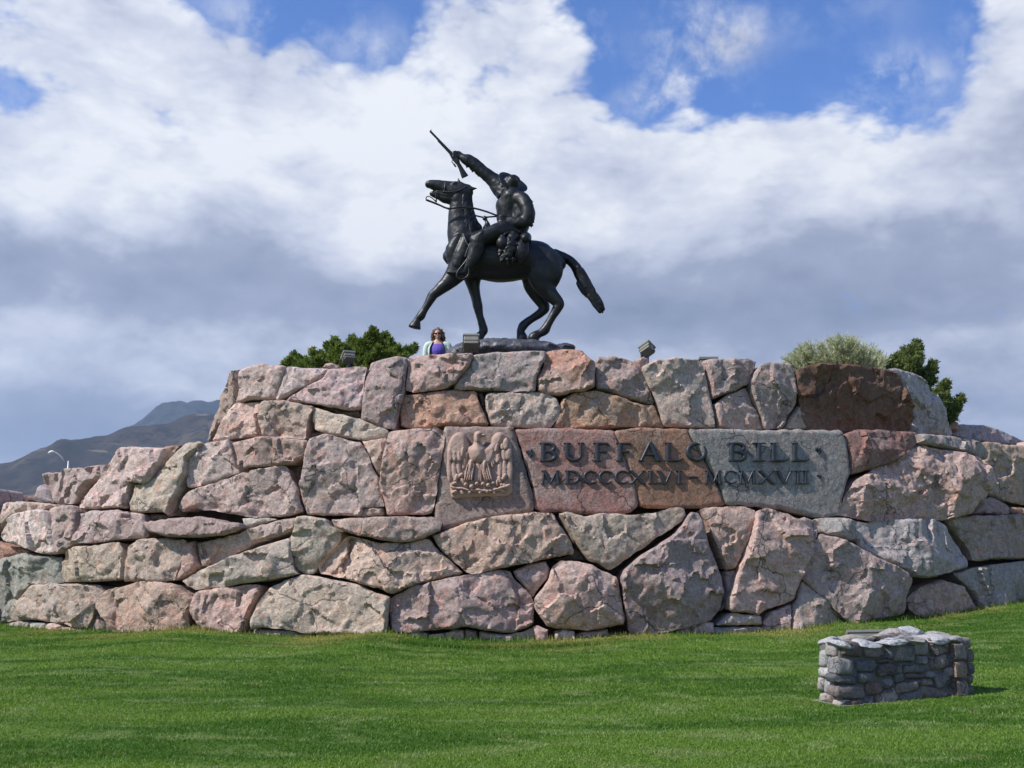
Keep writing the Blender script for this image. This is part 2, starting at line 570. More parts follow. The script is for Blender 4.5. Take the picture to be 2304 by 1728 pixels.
# ------------------------------------------------------------------ ground
BASE = [(-300, 1392), (0, 1408), (150, 1418), (300, 1423), (430, 1414), (560, 1426), (700, 1434), (870, 1420), (960, 1438), (1120, 1442), (1250, 1440), (1400, 1428), (1650, 1425), (1780, 1417), (1900, 1402), (2080, 1390), (2190, 1371), (2304, 1352), (2600, 1320)]
xb, yb, zb = [], [], []
for (u, v) in BASE:
    d = 15.5
    r = rdir(u, v)
    for _ in range(50):
        d += 0.5 * (ywall(r.x * d, CAMZ + r.z * d, 1) - d)
    xb.append(r.x * d); yb.append(d); zb.append(CAMZ + r.z * d)
xb = np.array(xb); yb = np.array(yb); zb = np.array(zb)
def gz(x, y):
    x = np.asarray(x, float); y = np.asarray(y, float)
    yw = 15.0 + 0.035 * np.clip(x, -14, 14) ** 2
    z0 = np.interp(x, xb, zb)
    t = np.clip((y - 8.0) / (yw - 8.0), 0, 1)
    t = t * t * (3 - 2 * t)
    far = np.clip((y - yw - 6) / 40.0, 0, 1)
    z = z0 * t * (1 - far)
    q = np.stack([x * 0.35, y * 0.35, np.zeros_like(x)], -1).reshape(-1, 3)
    z = z + 0.035 * fbm(q, 2, 3).reshape(x.shape) * np.clip(1 - np.abs(y - 10) / 12, 0, 1) * (1 - t * 0.8)
    # little cut edge of the lawn in front of the wall
    le = np.interp(x, [-2.2, -1.4, 1.0, 1.6], [0, 1, 1, 0])
    z = z + 0.0 * le
    return z
def axis(lo, hi, step, far):
    a = list(np.arange(lo, hi + 1e-6, step))
    s = step
    x = hi
    up = []
    while x < far:
        s *= 1.35
        x += s
        up.append(x)
    s = step
    x = lo
    dn = []
    while x > -far:
        s *= 1.35
        x -= s
        dn.append(x)
    return np.array(dn[::-1] + a + up)
AX = axis(-14, 14, 0.25, 16000)
AY = axis(2, 20, 0.2, 16000)
GX, GY = np.meshgrid(AX, AY)
GZ = gz(GX, GY)
nx, ny = len(AX), len(AY)
gverts = np.stack([GX, GY, GZ], -1).reshape(-1, 3)
gfaces = [(j * nx + i, j * nx + i + 1, (j + 1) * nx + i + 1, (j + 1) * nx + i) for j in range(ny - 1) for i in range(nx - 1)]

def turf(name, blades):
    m, n, p = newmat(name)
    pos = n.n('ShaderNodeNewGeometry').outputs['Position']
    a = n.noise(n.scale(pos, 0.22, 1.0, 0.0), 1.0, 4, 0.6, 0.4)
    b = n.noise(n.scale(pos, 0.5, 1.2, 0.0, (4, 2, 0)), 2.6, 5, 0.65, 0.6)
    c = n.mix(n.ss(a, 0.42, 0.58), (0.060, 0.138, 0.015, 1), (0.122, 0.208, 0.030, 1))
    c = n.mix(n.m('MULTIPLY', n.ss(n.noise(pos, 3.7, 5, 0.7), 0.56, 0.70), 0.5), c, (0.046, 0.118, 0.018, 1))
    c = n.mix(n.m('MULTIPLY', n.ss(b, 0.50, 0.64), 0.8), c, (0.185, 0.250, 0.080, 1))
    c = n.mix(n.m('MULTIPLY', n.ss(n.noise(n.scale(pos, 0.6, 1.0, 0, (9, 5, 0)), 1.7, 5, 0.7), 0.60, 0.74), 0.5), c, (0.17, 0.15, 0.045, 1))
    # worn, straw coloured turf along the foot of the wall
    sp = n.n('ShaderNodeSeparateXYZ')
    n.put(sp.inputs[0], pos)
    yw = n.m('ADD', 15.0, n.m('MULTIPLY', n.m('MULTIPLY', sp.outputs[0], sp.outputs[0]), 0.035))
    dw = n.m('SUBTRACT', yw, sp.outputs[1])
    st = n.m('MULTIPLY', n.m('SUBTRACT', 1.0, n.ss(n.m('ADD', dw, n.m('MULTIPLY', n.noise(pos, 0.9, 4), 1.8)), 0.9, 2.6)), n.ss(n.noise(pos, 0.55, 3), 0.40, 0.55))
    c = n.mix(n.m('MULTIPLY', st, 0.60), c, (0.32, 0.27, 0.09, 1))
    if blades:
        at_ = n.n('ShaderNodeAttribute', attribute_name='shade')
        f = at_.outputs['Fac']
        cm = n.n('ShaderNodeCombineXYZ')
        v = n.m('ADD', 0.88, n.m('MULTIPLY', f, 0.72))
        for k in range(3): n.put(cm.inputs[k], v)
        c = n.mix(1.0, c, cm.outputs[0], 'MULTIPLY')
        c = n.mix(n.m('MULTIPLY', n.ss(f, 0.93, 1.0), 0.6), c, (0.26, 0.24, 0.10, 1))
        n.put(p.inputs['Base Color'], c)
        p.inputs['Roughness'].default_value = 0.55
        p.inputs['Specular IOR Level'].default_value = 0.3
        tr = n.n('ShaderNodeBsdfTranslucent')
        n.put(tr.inputs[0], n.mix(1.0, c, (1.3, 1.35, 0.7, 1), 'MULTIPLY'))
        ms = n.n('ShaderNodeMixShader')
        ms.inputs[0].default_value = 0.35
        n.t.links.new(p.outputs[0], ms.inputs[1])
        n.t.links.new(tr.outputs[0], ms.inputs[2])
        on = [x for x in n.t.nodes if x.type == 'OUTPUT_MATERIAL'][0]
        n.t.links.new(ms.outputs[0], on.inputs[0])
    else:
        g = n.noise(pos, 60, 4)
        c = n.mix(n.ss(g, 0.45, 0.7), n.mix(1.0, c, (0.6, 0.6, 0.6, 1), 'MULTIPLY'), c)
        # dry range land far beyond the lawn
        dl = n.vm('LENGTH', n.scale(pos, 1, 1, 0))
        c = n.mix(n.ss(dl, 60, 160), c, n.mix(n.noise(pos, 0.01, 5), (0.16, 0.14, 0.075, 1), (0.09, 0.10, 0.05, 1)))
        n.put(p.inputs['Base Color'], c)
        p.inputs['Roughness'].default_value = 0.9
        p.inputs['Specular IOR Level'].default_value = 0.1
    return m
lawn = mesh('lawn', gverts, gfaces, turf('turf_soil', False))
tag(lawn, 'mown green lawn in front of the stone wall', None, None, 'structure')

def make_grass():
    rg = np.random.RandomState(3)
    pts = []
    for (y0, y1, dens, xw) in ((4.6, 8.0, 4200, 1.0), (8.0, 11.5, 3000, 1.0), (11.5, 18.5, 2000, 1.0)):
        hw = y1 * 0.56 + 1.4
        n = int(dens * (y1 - y0) * 2 * hw)
        P = np.c_[(rg.rand(n) * 2 - 1) * hw, y0 + rg.rand(n) * (y1 - y0)]
        pts.append(P)
    P = np.concatenate(pts)
    P = P[P[:, 1] < 15.15 + 0.035 * P[:, 0] ** 2]
    ne = 5200        # taller blades added to stand in for the shaded line of a lawn ledge
    ex = -1.55 + rg.rand(ne) * 2.75
    P = np.concatenate([P, np.c_[ex, 14.12 + 0.035 * ex * ex + 0.05 * np.sin(ex * 3) + rg.randn(ne) * 0.06]])
    n = len(P)
    q = np.c_[P * 0.8, np.zeros(n)]
    lush = fbm(q, 3, 21)
    Z = gz(P[:, 0], P[:, 1])
    ang = rg.rand(n) * 6.283
    wid = 0.0035 + 0.003 * rg.rand(n)
    dist = P[:, 1]
    wid = wid * (0.7 + dist / 14.0)
    hgt = (0.010 + 0.013 * rg.rand(n)) * (1 + 0.35 * lush)
    edge = 15.0 + 0.035 * P[:, 0] ** 2 - P[:, 1]
    hgt = hgt * np.where((edge < 0.22) & (rg.rand(n) < 0.4), 1.5 + 3.0 * rg.rand(n), 1.0)
    hgt[-ne:] *= 2.6
    lean = rg.randn(n, 2) * 0.012
    a = np.c_[P[:, 0] - wid * np.cos(ang), P[:, 1] - wid * np.sin(ang), Z - 0.004]
    b = np.c_[P[:, 0] + wid * np.cos(ang), P[:, 1] + wid * np.sin(ang), Z - 0.004]
    c = np.c_[P[:, 0] + lean[:, 0], P[:, 1] + lean[:, 1], Z + hgt]
    V = np.stack([a, b, c], 1).reshape(-1, 3)
    me = bpy.data.meshes.new('grass')
    me.vertices.add(n * 3)
    me.vertices.foreach_set('co', V.ravel())
    me.loops.add(n * 3)
    me.loops.foreach_set('vertex_index', np.arange(n * 3, dtype=np.int32))
    me.polygons.add(n)
    me.polygons.foreach_set('loop_start', np.arange(0, n * 3, 3, dtype=np.int32))
    me.polygons.foreach_set('loop_total', np.full(n, 3, dtype=np.int32))
    me.update()
    at_ = me.attributes.new('shade', 'FLOAT', 'POINT')
    at_.data.foreach_set('value', np.repeat(rg.rand(n), 3).astype(np.float32))
    o = link('grass', me, turf('grass_blades', True), None, False)
    tag(o, 'short bright green blades of the mown lawn', 'grass', None, 'stuff')
make_grass()

# ------------------------------------------------------------------ mountain
def mountain(name, prof, r0, r1, seed, mat, label, rough=1.0):
    prof = sorted((math.atan2(rdir(u, v).x, 1.0), rdir(u, v).z / math.hypot(rdir(u, v).x, 1.0)) for (u, v) in prof)
    pa = np.array([p[0] for p in prof]); ps = np.array([p[1] for p in prof])
    na, nr = 340, 90
    A = np.linspace(pa[0], pa[-1], na)
    R = np.linspace(0, 1, nr)
    AA, RR = np.meshgrid(A, R)
    crest = 0.62
    rad = r0 + (r1 - r0) * RR
    rc = r0 + (r1 - r0) * crest
    top = np.interp(AA, pa, ps) * rc + CAMZ
    sh = np.where(RR < crest, (RR / crest) ** 1.25, np.clip(1 - ((RR - crest) / (1 - crest)) ** 1.3, 0, 1))
    X = rad * np.sin(AA); Y = rad * np.cos(AA)
    q = np.stack([X / 420.0, Y / 420.0, np.zeros_like(X)], -1).reshape(-1, 3)
    f = (1 - 2 * np.abs(fbm(q, 5, seed))).reshape(X.shape)
    g = fbm(q * 4.5, 4, seed + 4).reshape(X.shape)
    env = np.clip(1 - np.abs(RR - crest) / 0.035, 0, 1)
    Z = top * sh + top * rough * (0.34 * (f - 0.5) * sh * (1 - env) * np.clip((crest + 0.02 - RR) / 0.3 + 0.25, 0, 1) + 0.055 * g * sh)
    Z = np.where(RR > crest + 0.01, np.minimum(Z, top * sh), Z) - 4.0
    # nothing in front of the crest may rise above the crest line
    lim = (np.interp(AA, pa, ps) * 0.985) * rad + CAMZ
    Z = np.where(np.abs(RR - crest) > 0.012, np.minimum(Z, lim), Z)
    V = np.stack([X, Y, Z], -1).reshape(-1, 3)
    F = [(j * na + i, j * na + i + 1, (j + 1) * na + i + 1, (j + 1) * na + i) for j in range(nr - 1) for i in range(na - 1)]
    o = mesh(name, V, F, mat)
    return tag(o, label, None, None, 'structure')
def hillmat(name, c1, c2, c3):
    m, n, p = newmat(name)
    pos = n.n('ShaderNodeNewGeometry').outputs['Position']
    a = n.noise(pos, 0.0032, 8, 0.62, 0.6)
    b = n.noise(pos, 0.02, 6, 0.7)
    c = n.mix(n.ss(a, 0.46, 0.60), c1 + (1,), c2 + (1,))
    c = n.mix(n.m('MULTIPLY', n.ss(b, 0.50, 0.58), 0.85), c, c3 + (1,))
    c = n.mix(n.m('MULTIPLY', n.ss(n.noise(pos, 0.07, 4, 0.7), 0.52, 0.60), 0.6), c, c3 + (1,))
    c = n.mix(n.m('MULTIPLY', n.ss(n.noise(n.scale(pos, 0.5, 0.5, 2.0), 0.006, 5, 0.6, 1.0), 0.60, 0.66), 0.8), c, tuple(k * 2.1 for k in c2) + (1,))
    n.put(p.inputs['Base Color'], c)
    p.inputs['Roughness'].default_value = 0.95
    p.inputs['Specular IOR Level'].default_value = 0.1
    return m
M_HILL = hillmat('range_slope', (0.040, 0.032, 0.025), (0.080, 0.062, 0.042), (0.014, 0.016, 0.014))  # range colours darkened, cloud shadow put into the slope tones
M_PEAK = hillmat('forested_peak', (0.030, 0.034, 0.036), (0.05, 0.05, 0.048), (0.018, 0.022, 0.024))
mountain('mountain', [(-1600, 1150), (-900, 1110), (-400, 1090), (-120, 1062), (0, 1040), (26, 1036), (47, 1026), (78, 1013), (108, 1003), (120, 995), (132, 986), (162, 989), (180, 986), (204, 982), (235, 975),
                      (260, 962), (277, 953), (310, 951), (350, 948), (380, 945), (420, 930), (450, 927), (485, 928), (560, 925), (700, 960), (1000, 1000), (1400, 1060), (1900, 1120), (2300, 1160)],
         2400, 4600, 5, M_HILL, 'brown and olive mountain slope beyond the left end of the wall')
mountain('mountain', [(-300, 1180), (100, 1120), (200, 1040), (270, 975), (300, 957), (313, 946), (322, 938), (334, 930), (350, 918), (362, 911), (390, 908), (430, 905), (491, 902), (600, 890), (900, 900), (1300, 1000), (1800, 1150)],
         5200, 7600, 9, M_PEAK, 'dark blue far peak rising into the cloud')

# ------------------------------------------------------------------ monument base
base = empty('monument_base', (0.0, 15.4, 0.0), 'bowed terraced wall of large pink granite blocks carrying the bronze rider', 'stone base')

def st(reg, pts, tier, col='pink', dy=0.0, **kw):
    pp = [px(reg, x, y) for (x, y) in pts]
    cu = sum(p[0] for p in pp) / len(pp)
    cv = sum(p[1] for p in pp) / len(pp)
    C = onwall(cu, cv, tier)
    n = wallnormal(C, tier)
    C = C + Vector((0, dy, 0))
    camp = Vector((0, 0, CAMZ))
    P3 = []
    for (u, v) in pp:
        r = rdir(u, v)
        k = (C - camp).dot(n) / r.dot(n)
        P3.append(camp + r * k)
    c = STC[col]
    f = 0.86 + 0.28 * rnd.random()
    c = tuple(x * f * (0.95 + 0.10 * rnd.random()) for x in c)
    return slab('stone', P3, n, base, c, M_ST, **kw)

# core of packed earth and rubble behind the face, with the terrace that the statue stands on
TOPS = [(-400, 1130), (60, 1120), (85, 1085), (265, 1035), (440, 1010), (480, 930), (540, 850), (700, 830), (1300, 820), (1980, 850), (2020, 900), (2075, 965), (2160, 985), (2304, 1005), (2800, 1060)]
tx, tz = [], []
for (u, v) in TOPS:
    p = onwall(u, v, 2)
    tx.append(p.x); tz.append(p.z - 0.22)
def core():
    xs = np.linspace(-15, 15, 121)
    V, F = [], []
    ring = []
    for x in xs:
        zt = float(np.interp(x, tx, tz))
        row = []
        for z in np.linspace(-0.6, zt, 14):
            tier = 1 if z < 1.75 else (2 if z < 3.0 else 3)
            yy = 15.0 + 0.035 * x * x + 0.07 * z + (0, 0.0, 0.16, 0.42)[tier] + 0.42
            row.append((x, yy + 0.05 * rnd.random(), z))
        zi = min(zt, 3.98)
        yf = row[-1][1]
        row.append((x, yf + 0.5, zt))
        row.append((x, yf + 0.55, zi))
        row.append((x, max(yf + 2.0, 24.0), zi))
        row.append((x, max(yf + 2.6, 25.0), -0.6))
        ring.append([len(V) + k for k in range(len(row))])
        V += row
    for i in range(len(ring) - 1):
        for k in range(len(ring[0]) - 1):
            F.append((ring[i][k], ring[i + 1][k], ring[i + 1][k + 1], ring[i][k + 1]))
    F.append(tuple(ring[0])); F.append(tuple(ring[-1][::-1]))
    V = [(a, b - 15.4, c) for (a, b, c) in V]
    mesh('rubble_core', V, F, M_CORE, base, False)
core()

# ---- lower tier, left
st('A', [(-40, 600), (150, 590), (300, 595), (390, 615), (310, 645), (180, 660), (85, 690), (30, 770), (-40, 800)], 1, 'tan', 0.25)
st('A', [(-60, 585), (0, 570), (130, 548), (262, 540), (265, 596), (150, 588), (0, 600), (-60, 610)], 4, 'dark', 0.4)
st('A', [(262, 560), (270, 490), (320, 455), (360, 500), (395, 600), (300, 612), (262, 600)], 2, 'grey', 0.25, bulge=0.1)
st('A', [(312, 370), (440, 370), (480, 345), (640, 335), (720, 310), (800, 300), (800, 340), (720, 420), (640, 470), (600, 540), (555, 612), (390, 615), (350, 530), (320, 470)], 2, 'mauve', 0.05, rough=1.6)
st('A', [(80, 690), (180, 655), (310, 645), (345, 760), (400, 985), (340, 992), (230, 960), (100, 905), (20, 895), (-20, 860), (0, 790)], 1, 'white', -0.05)
st('A', [(325, 640), (400, 612), (530, 612), (558, 660), (562, 760), (552, 908), (430, 985), (402, 940), (378, 850), (345, 740)], 1, 'tan', 0.05, rough=1.5)
st('A', [(-40, 890), (0, 900), (100, 930), (192, 965), (0, 1022), (-40, 1035)], 1, 'rust', 0.15)
st('A', [(-60, 1040), (200, 970), (340, 1000), (425, 1000), (420, 1100), (440, 1192), (400, 1208), (230, 1208), (140, 1280), (60, 1390), (0, 1485), (-60, 1510)], 1, 'grey', 0.05, facet=0.3)
st('A', [(415, 1160), (430, 1040), (445, 960), (560, 920), (680, 925), (862, 885), (897, 960), (907, 1060), (902, 1172), (760, 1190), (600, 1194), (450, 1194)], 1, 'cream', -0.06, facet=0.3)
st('A', [(5, 1490), (100, 1350), (200, 1230), (260, 1208), (500, 1202), (700, 1212), (772, 1270), (742, 1310), (702, 1390), (652, 1500), (630, 1540), (540, 1535), (330, 1488), (150, 1478)], 1, 'tan', -0.05)
st('A', [(20, 1500), (150, 1478), (215, 1488), (220, 1545), (20, 1545)], 1, 'grey', 0.0)
st('A', [(218, 1490), (330, 1495), (335, 1575), (215, 1570)], 1, 'grey', 0.0)
st('A', [(335, 1498), (450, 1512), (445, 1590), (330, 1585)], 1, 'tan', 0.0)
st('A', [(440, 1525), (540, 1533), (632, 1545), (625, 1600), (435, 1600)], 1, 'pink', 0.02)
st('A', [(638, 1590), (660, 1500), (702, 1380), (742, 1440), (790, 1530), (802, 1590), (700, 1600)], 1, 'pink', 0.1)
st('A', [(712, 1350), (740, 1290), (800, 1250), (1030, 1183), (1280, 1198), (1345, 1260), (1415, 1310), (1402, 1370), (1372, 1440), (1362, 1590), (1180, 1600), (1030, 1600), (800, 1600), (790, 1500), (720, 1390)], 1, 'pink', -0.06, facet=0.34)
st('A', [(577, 678), (700, 658), (870, 652), (1042, 678), (1055, 760), (1065, 862), (920, 875), (700, 905), (555, 908), (548, 850), (600, 760), (592, 700)], 1, 'tan', -0.04)
st('A', [(1028, 740), (1140, 733), (1300, 706), (1500, 700), (1580, 712), (1650, 743), (1775, 743), (1785, 790), (1720, 822), (1600, 843), (1400, 858), (1230, 858), (1100, 820), (1050, 780)], 1, 'mauve', -0.16, facet=0.12, rough=0.5)
st('A', [(918, 1172), (940, 1020), (968, 918), (1050, 868), (1200, 862), (1352, 878), (1342, 960), (1312, 1080), (1277, 1187), (1150, 1193), (1030, 1188), (922, 1192)], 1, 'tan', 0.0, facet=0.3)
st('A', [(1278, 1190), (1320, 1080), (1370, 898), (1442, 882), (1452, 960), (1472, 1072), (1420, 1125), (1330, 1175)], 1, 'pink', 0.1)
st('B', [(123, 1564), (460, 1488), (600, 1438), (760, 1388), (890, 1373), (935, 1362), (865, 1472), (722, 1532), (560, 1578), (420, 1655), (300, 1705), (150, 1740), (125, 1640)], 1, 'pink', 0.04)
st('C', [(-518, 850), (-370, 778), (-165, 698), (60, 616), (300, 528), (342, 516), (338, 640), (352, 760), (388, 802), (200, 845), (0, 874), (-180, 904), (-400, 922), (-474, 892)], 1, 'tan', -0.10, facet=0.28)
st('A', [(1432, 1312), (1460, 1258), (1600, 1238), (1935, 1206), (1924, 1290), (1855, 1420), (1795, 1590), (1700, 1590), (1480, 1540), (1410, 1450), (1416, 1380)], 1, 'tan', -0.04)
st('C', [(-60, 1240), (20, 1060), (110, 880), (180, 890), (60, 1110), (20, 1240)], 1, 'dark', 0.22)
# ---- middle tier, left
st('A', [(538, 648), (600, 550), (700, 430), (800, 290), (880, 178), (1000, 180), (1205, 183), (1192, 230), (1132, 380), (1102, 445), (1060, 458), (962, 442), (942, 500), (932, 648), (800, 640), (690, 648)], 2, 'white', -0.10, facet=0.3, rough=1.6)
st('A', [(930, 662), (945, 560), (980, 470), (1110, 430), (1200, 330), (1290, 235), (1380, 150), (1490, 138), (1508, 152), (1395, 275), (1388, 380), (1344, 470), (1284, 620), (1252, 705), (1210, 672), (1050, 678)], 2, 'cream', -0.08, facet=0.3)
st('A', [(1200, 178), (1330, 168), (1310, 225), (1285, 260), (1215, 255)], 4, 'rust', -0.5)
st('A', [(1392, 380), (1388, 270), (1512, 152), (1692, 116), (1724, 200), (1774, 372), (1700, 404), (1540, 465), (1400, 500), (1390, 440)], 2, 'cream', 0.0)
st('B', [(380, 808), (620, 766), (790, 776), (968, 798), (944, 900), (855, 972), (720, 990), (440, 1014), (422, 930), (402, 870)], 2, 'pink', -0.12, facet=0.26)
st('B', [(-32, 1290), (-5, 1230), (70, 1170), (270, 1112), (500, 1032), (720, 986), (802, 990), (832, 1060), (882, 1150), (902, 1270), (918, 1332), (800, 1373), (560, 1374), (400, 1353), (240, 1322), (70, 1302), (0, 1332)], 2, 'cream', -0.05, facet=0.2)
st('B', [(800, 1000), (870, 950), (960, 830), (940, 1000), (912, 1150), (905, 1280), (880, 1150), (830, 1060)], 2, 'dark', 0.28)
st('B', [(470, 1382), (600, 1376), (735, 1382), (640, 1424), (490, 1478), (474, 1430)], 1, 'grey', 0.08)
st('A', [(1040, 690), (1200, 680), (1260, 705), (1180, 730), (1060, 735)], 1, 'dark', 0.25)
# ---- upper tier, left corner
st('B', [(452, 268), (540, 235), (620, 222), (806, 238), (794, 300), (764, 380), (722, 494), (560, 500), (415, 514), (440, 400)], 3, 'white', 0.0, facet=0.12)
st('B', [(400, 320), (440, 275), (456, 262), (446, 400), (418, 520), (395, 565), (310, 680), (228, 806), (208, 796), (280, 600), (350, 430)], 6, 'mauve', 0.05, facet=0.25, rough=1.5)
st('B', [(808, 240), (900, 248), (1126, 258), (1070, 335), (960, 384), (820, 466), (735, 500), (722, 480), (764, 380)], 3, 'white', -0.02, facet=0.10)
st('B', [(1128, 260), (1404, 238), (1392, 340), (1380, 562), (1280, 576), (1060, 536), (930, 514), (790, 498), (820, 470), (962, 388), (1072, 338)], 3, 'white', -0.06, facet=0.10)
st('B', [(1080, 250), (1100, 222), (1150, 215), (1200, 238), (1190, 262), (1090, 265)], 3, 'pink', 0.5)
st('B', [(1418, 200), (1500, 180), (1612, 163), (1706, 170), (1704, 250), (1684, 420), (1644, 600), (1614, 720), (1540, 706), (1366, 640), (1376, 500), (1388, 350)], 3, 'mauve', -0.10, facet=0.34)
st('B', [(412, 518), (602, 504), (588, 620), (614, 766), (480, 776), (236, 806), (330, 650)], 3, 'cream', -0.02, facet=0.16)
st('B', [(604, 520), (640, 498), (800, 494), (1000, 538), (998, 560), (962, 660), (944, 796), (800, 780), (618, 770), (590, 640), (600, 560)], 3, 'pink', -0.10, facet=0.2)
st('B', [(1002, 545), (1100, 576), (1370, 640), (1564, 716), (1564, 772), (1400, 806), (1250, 780), (1010, 724), (994, 640)], 3, 'tan', -0.08, facet=0.2)
st('B', [(950, 800), (1000, 735), (1090, 740), (980, 800)], 3, 'red', 0.16)
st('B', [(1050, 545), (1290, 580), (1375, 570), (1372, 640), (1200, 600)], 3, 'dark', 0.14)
# ---- middle tier, centre left
st('B', [(978, 792), (1090, 744), (1250, 788), (1362, 808), (1414, 900), (1444, 980), (1494, 1080), (1514, 1200), (1534, 1292), (1372, 1302), (1364, 1364), (1150, 1359), (950, 1355), (923, 1290), (903, 1150), (938, 950)], 2, 'tan', -0.06, facet=0.2)
st('B', [(1370, 796), (1400, 800), (1562, 776), (1545, 890), (1502, 1062), (1440, 970), (1390, 850)], 2, 'cream', 0.02)
st('B', [(1568, 730), (1730, 704), (1920, 698), (1984, 718), (1990, 800), (1956, 1010), (1904, 1345), (1750, 1355), (1556, 1355), (1530, 1250), (1493, 1130), (1508, 1000), (1548, 850)], 2, 'pink', -0.12, facet=0.24)
st('B', [(1112, 1380), (1300, 1372), (1880, 1362), (1970, 1398), (1955, 1472), (1820, 1535), (1700, 1565), (1500, 1545), (1280, 1494), (1148, 1444)], 1, 'mauve', -0.16, facet=0.3)
st('B', [(1368, 1312), (1522, 1290), (1534, 1360), (1363, 1370)], 2, 'tan', 0.02)
st('C', [(403, 374), (450, 366), (600, 383), (632, 430), (704, 490), (694, 560), (584, 680), (504, 795), (430, 804), (358, 772), (343, 640), (338, 530), (380, 440)], 1, 'tan', -0.02, facet=0.3)
# ---- lower tier, centre
st('C', [(522, 742), (620, 638), (770, 512), (900, 538), (1010, 568), (1130, 558), (1200, 568), (1372, 526), (1424, 600), (1534, 700), (1620, 790), (1562, 824), (1380, 864), (1200, 914), (1110, 954), (1000, 914), (860, 874), (680, 824), (548, 794)], 1, 'tan', -0.06, facet=0.28, rough=1.7)
st('C', [(32, 1152), (108, 980), (190, 898), (300, 848), (420, 802), (512, 812), (700, 848), (862, 878), (964, 930), (1090, 970), (1074, 1080), (1054, 1260), (880, 1262), (700, 1258), (480, 1250), (330, 1224), (110, 1200), (36, 1222)], 1, 'tan', -0.06, facet=0.18)
st('C', [(60, 1215), (110, 1200), (330, 1230), (480, 1258), (520, 1330), (60, 1320)], 1, 'grey', 0.05)
st('C', [(520, 1255), (700, 1248), (720, 1330), (520, 1330)], 1, 'tan', 0.04)
st('E', [(-574, 980), (-420, 898), (-280, 862), (-100, 826), (240, 770), (332, 778), (364, 850), (434, 910), (494, 970), (500, 1060), (494, 1182), (440, 1214), (330, 1244), (230, 1239), (100, 1214), (0, 1204), (-150, 1219), (-300, 1230), (-420, 1250), (-574, 1250), (-594, 1100)], 1, 'pink', -0.06, facet=0.3)
st('E', [(-268, 510), (-150, 468), (20, 403), (250, 363), (500, 343), (642, 338), (694, 420), (764, 520), (804, 620), (792, 654), (600, 694), (350, 744), (50, 809), (0, 794), (-120, 694), (-232, 580)], 1, 'ochre', -0.10, facet=0.24, soft=2)
st('E', [(348, 775), (440, 733), (592, 702), (624, 760), (604, 830), (542, 910), (492, 974), (440, 912), (370, 832)], 1, 'tan', 0.0, facet=0.2, soft=2)
st('E', [(638, 740), (700, 698), (840, 698), (930, 728), (1030, 778), (1132, 828), (1154, 950), (1194, 1120), (1174, 1184), (980, 1219), (860, 1229), (680, 1219), (600, 1194), (508, 1060), (498, 990), (558, 910), (610, 840)], 1, 'pink', -0.10, facet=0.3, bulge=0.1)
st('E', [(683, 345), (760, 333), (900, 368), (1000, 338), (1200, 358), (1340, 348), (1560, 302), (1642, 308), (1654, 350), (1614, 412), (1430, 532), (1220, 674), (1070, 775), (1000, 734), (900, 694), (818, 580), (748, 450)], 1, 'pink', -0.04, facet=0.16)
st('E', [(1640, 400), (1680, 328), (1752, 338), (1794, 440), (1854, 640), (1924, 830), (1944, 930), (1924, 1060), (1854, 1155), (1700, 1190), (1500, 1240), (1310, 1270), (1240, 1250), (1188, 1040), (1148, 830), (1178, 758), (1300, 656), (1500, 536), (1600, 462)], 1, 'mauve', -0.12, facet=0.3)
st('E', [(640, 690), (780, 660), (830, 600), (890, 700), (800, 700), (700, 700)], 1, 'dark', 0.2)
# rubble along the foot
st('C', [(1205, 1238), (1280, 1222), (1368, 1238), (1364, 1330), (1210, 1330)], 1, 'grey', 0.05)
st('C', [(1372, 1250), (1640, 1212), (1655, 1340), (1370, 1330)], 1, 'tan', 0.06)
st('E', [(-10, 1208), (78, 1222), (80, 1340), (-10, 1340)], 1, 'mauve', 0.05)
st('E', [(84, 1228), (230, 1246), (330, 1250), (440, 1222), (510, 1190), (520, 1340), (86, 1340)], 1, 'tan', 0.05)
st('E', [(500, 1190), (540, 1180), (614, 1218), (605, 1340), (522, 1340)], 1, 'pink', 0.0)
st('E', [(658, 1232), (720, 1212), (812, 1226), (815, 1330), (660, 1330)], 1, 'tan', -0.02, soft=2)
st('E', [(825, 1244), (1062, 1205), (1074, 1310), (830, 1330)], 1, 'pink', 0.02)
# ---- lower tier, right
st('G', [(262, 310), (380, 292), (580, 292), (674, 318), (684, 370), (644, 480), (594, 640), (534, 764), (450, 776), (418, 700), (368, 580), (318, 430)], 1, 'pink', 0.02, facet=0.3)
st('G', [(426, 772), (540, 762), (512, 860), (452, 1040), (405, 1090), (442, 930)], 1, 'mauve', 0.14)
st('G', [(688, 328), (760, 302), (860, 338), (1000, 388), (1040, 372), (1122, 398), (1166, 460), (1134, 560), (1084, 690), (1034, 822), (974, 1004), (800, 1056), (722, 1110), (478, 1080), (466, 1010), (538, 800), (598, 640), (648, 480)], 1, 'pink', -0.06, facet=0.2)
st('G', [(372, 1182), (480, 1088), (724, 1112), (724, 1186)], 1, 'white', 0.0)
st('G', [(366, 1190), (724, 1192), (734, 1290), (370, 1290)], 1, 'grey', 0.03)
st('G', [(188, 1182), (260, 1148), (364, 1162), (370, 1290), (198, 1290)], 1, 'pink', 0.0)
st('G', [(90, 1200), (184, 1188), (198, 1290), (90, 1290)], 1, 'tan', 0.02)
st('G', [(728, 1150), (800, 1080), (954, 1022), (952, 1080), (902, 1260), (740, 1250)], 1, 'mauve', 0.04)
st('G', [(974, 1010), (1034, 828), (1100, 890), (1200, 990), (1300, 1090), (1356, 1160), (1314, 1230), (1100, 1260), (912, 1260), (952, 1090)], 1, 'mauve', 0.02)
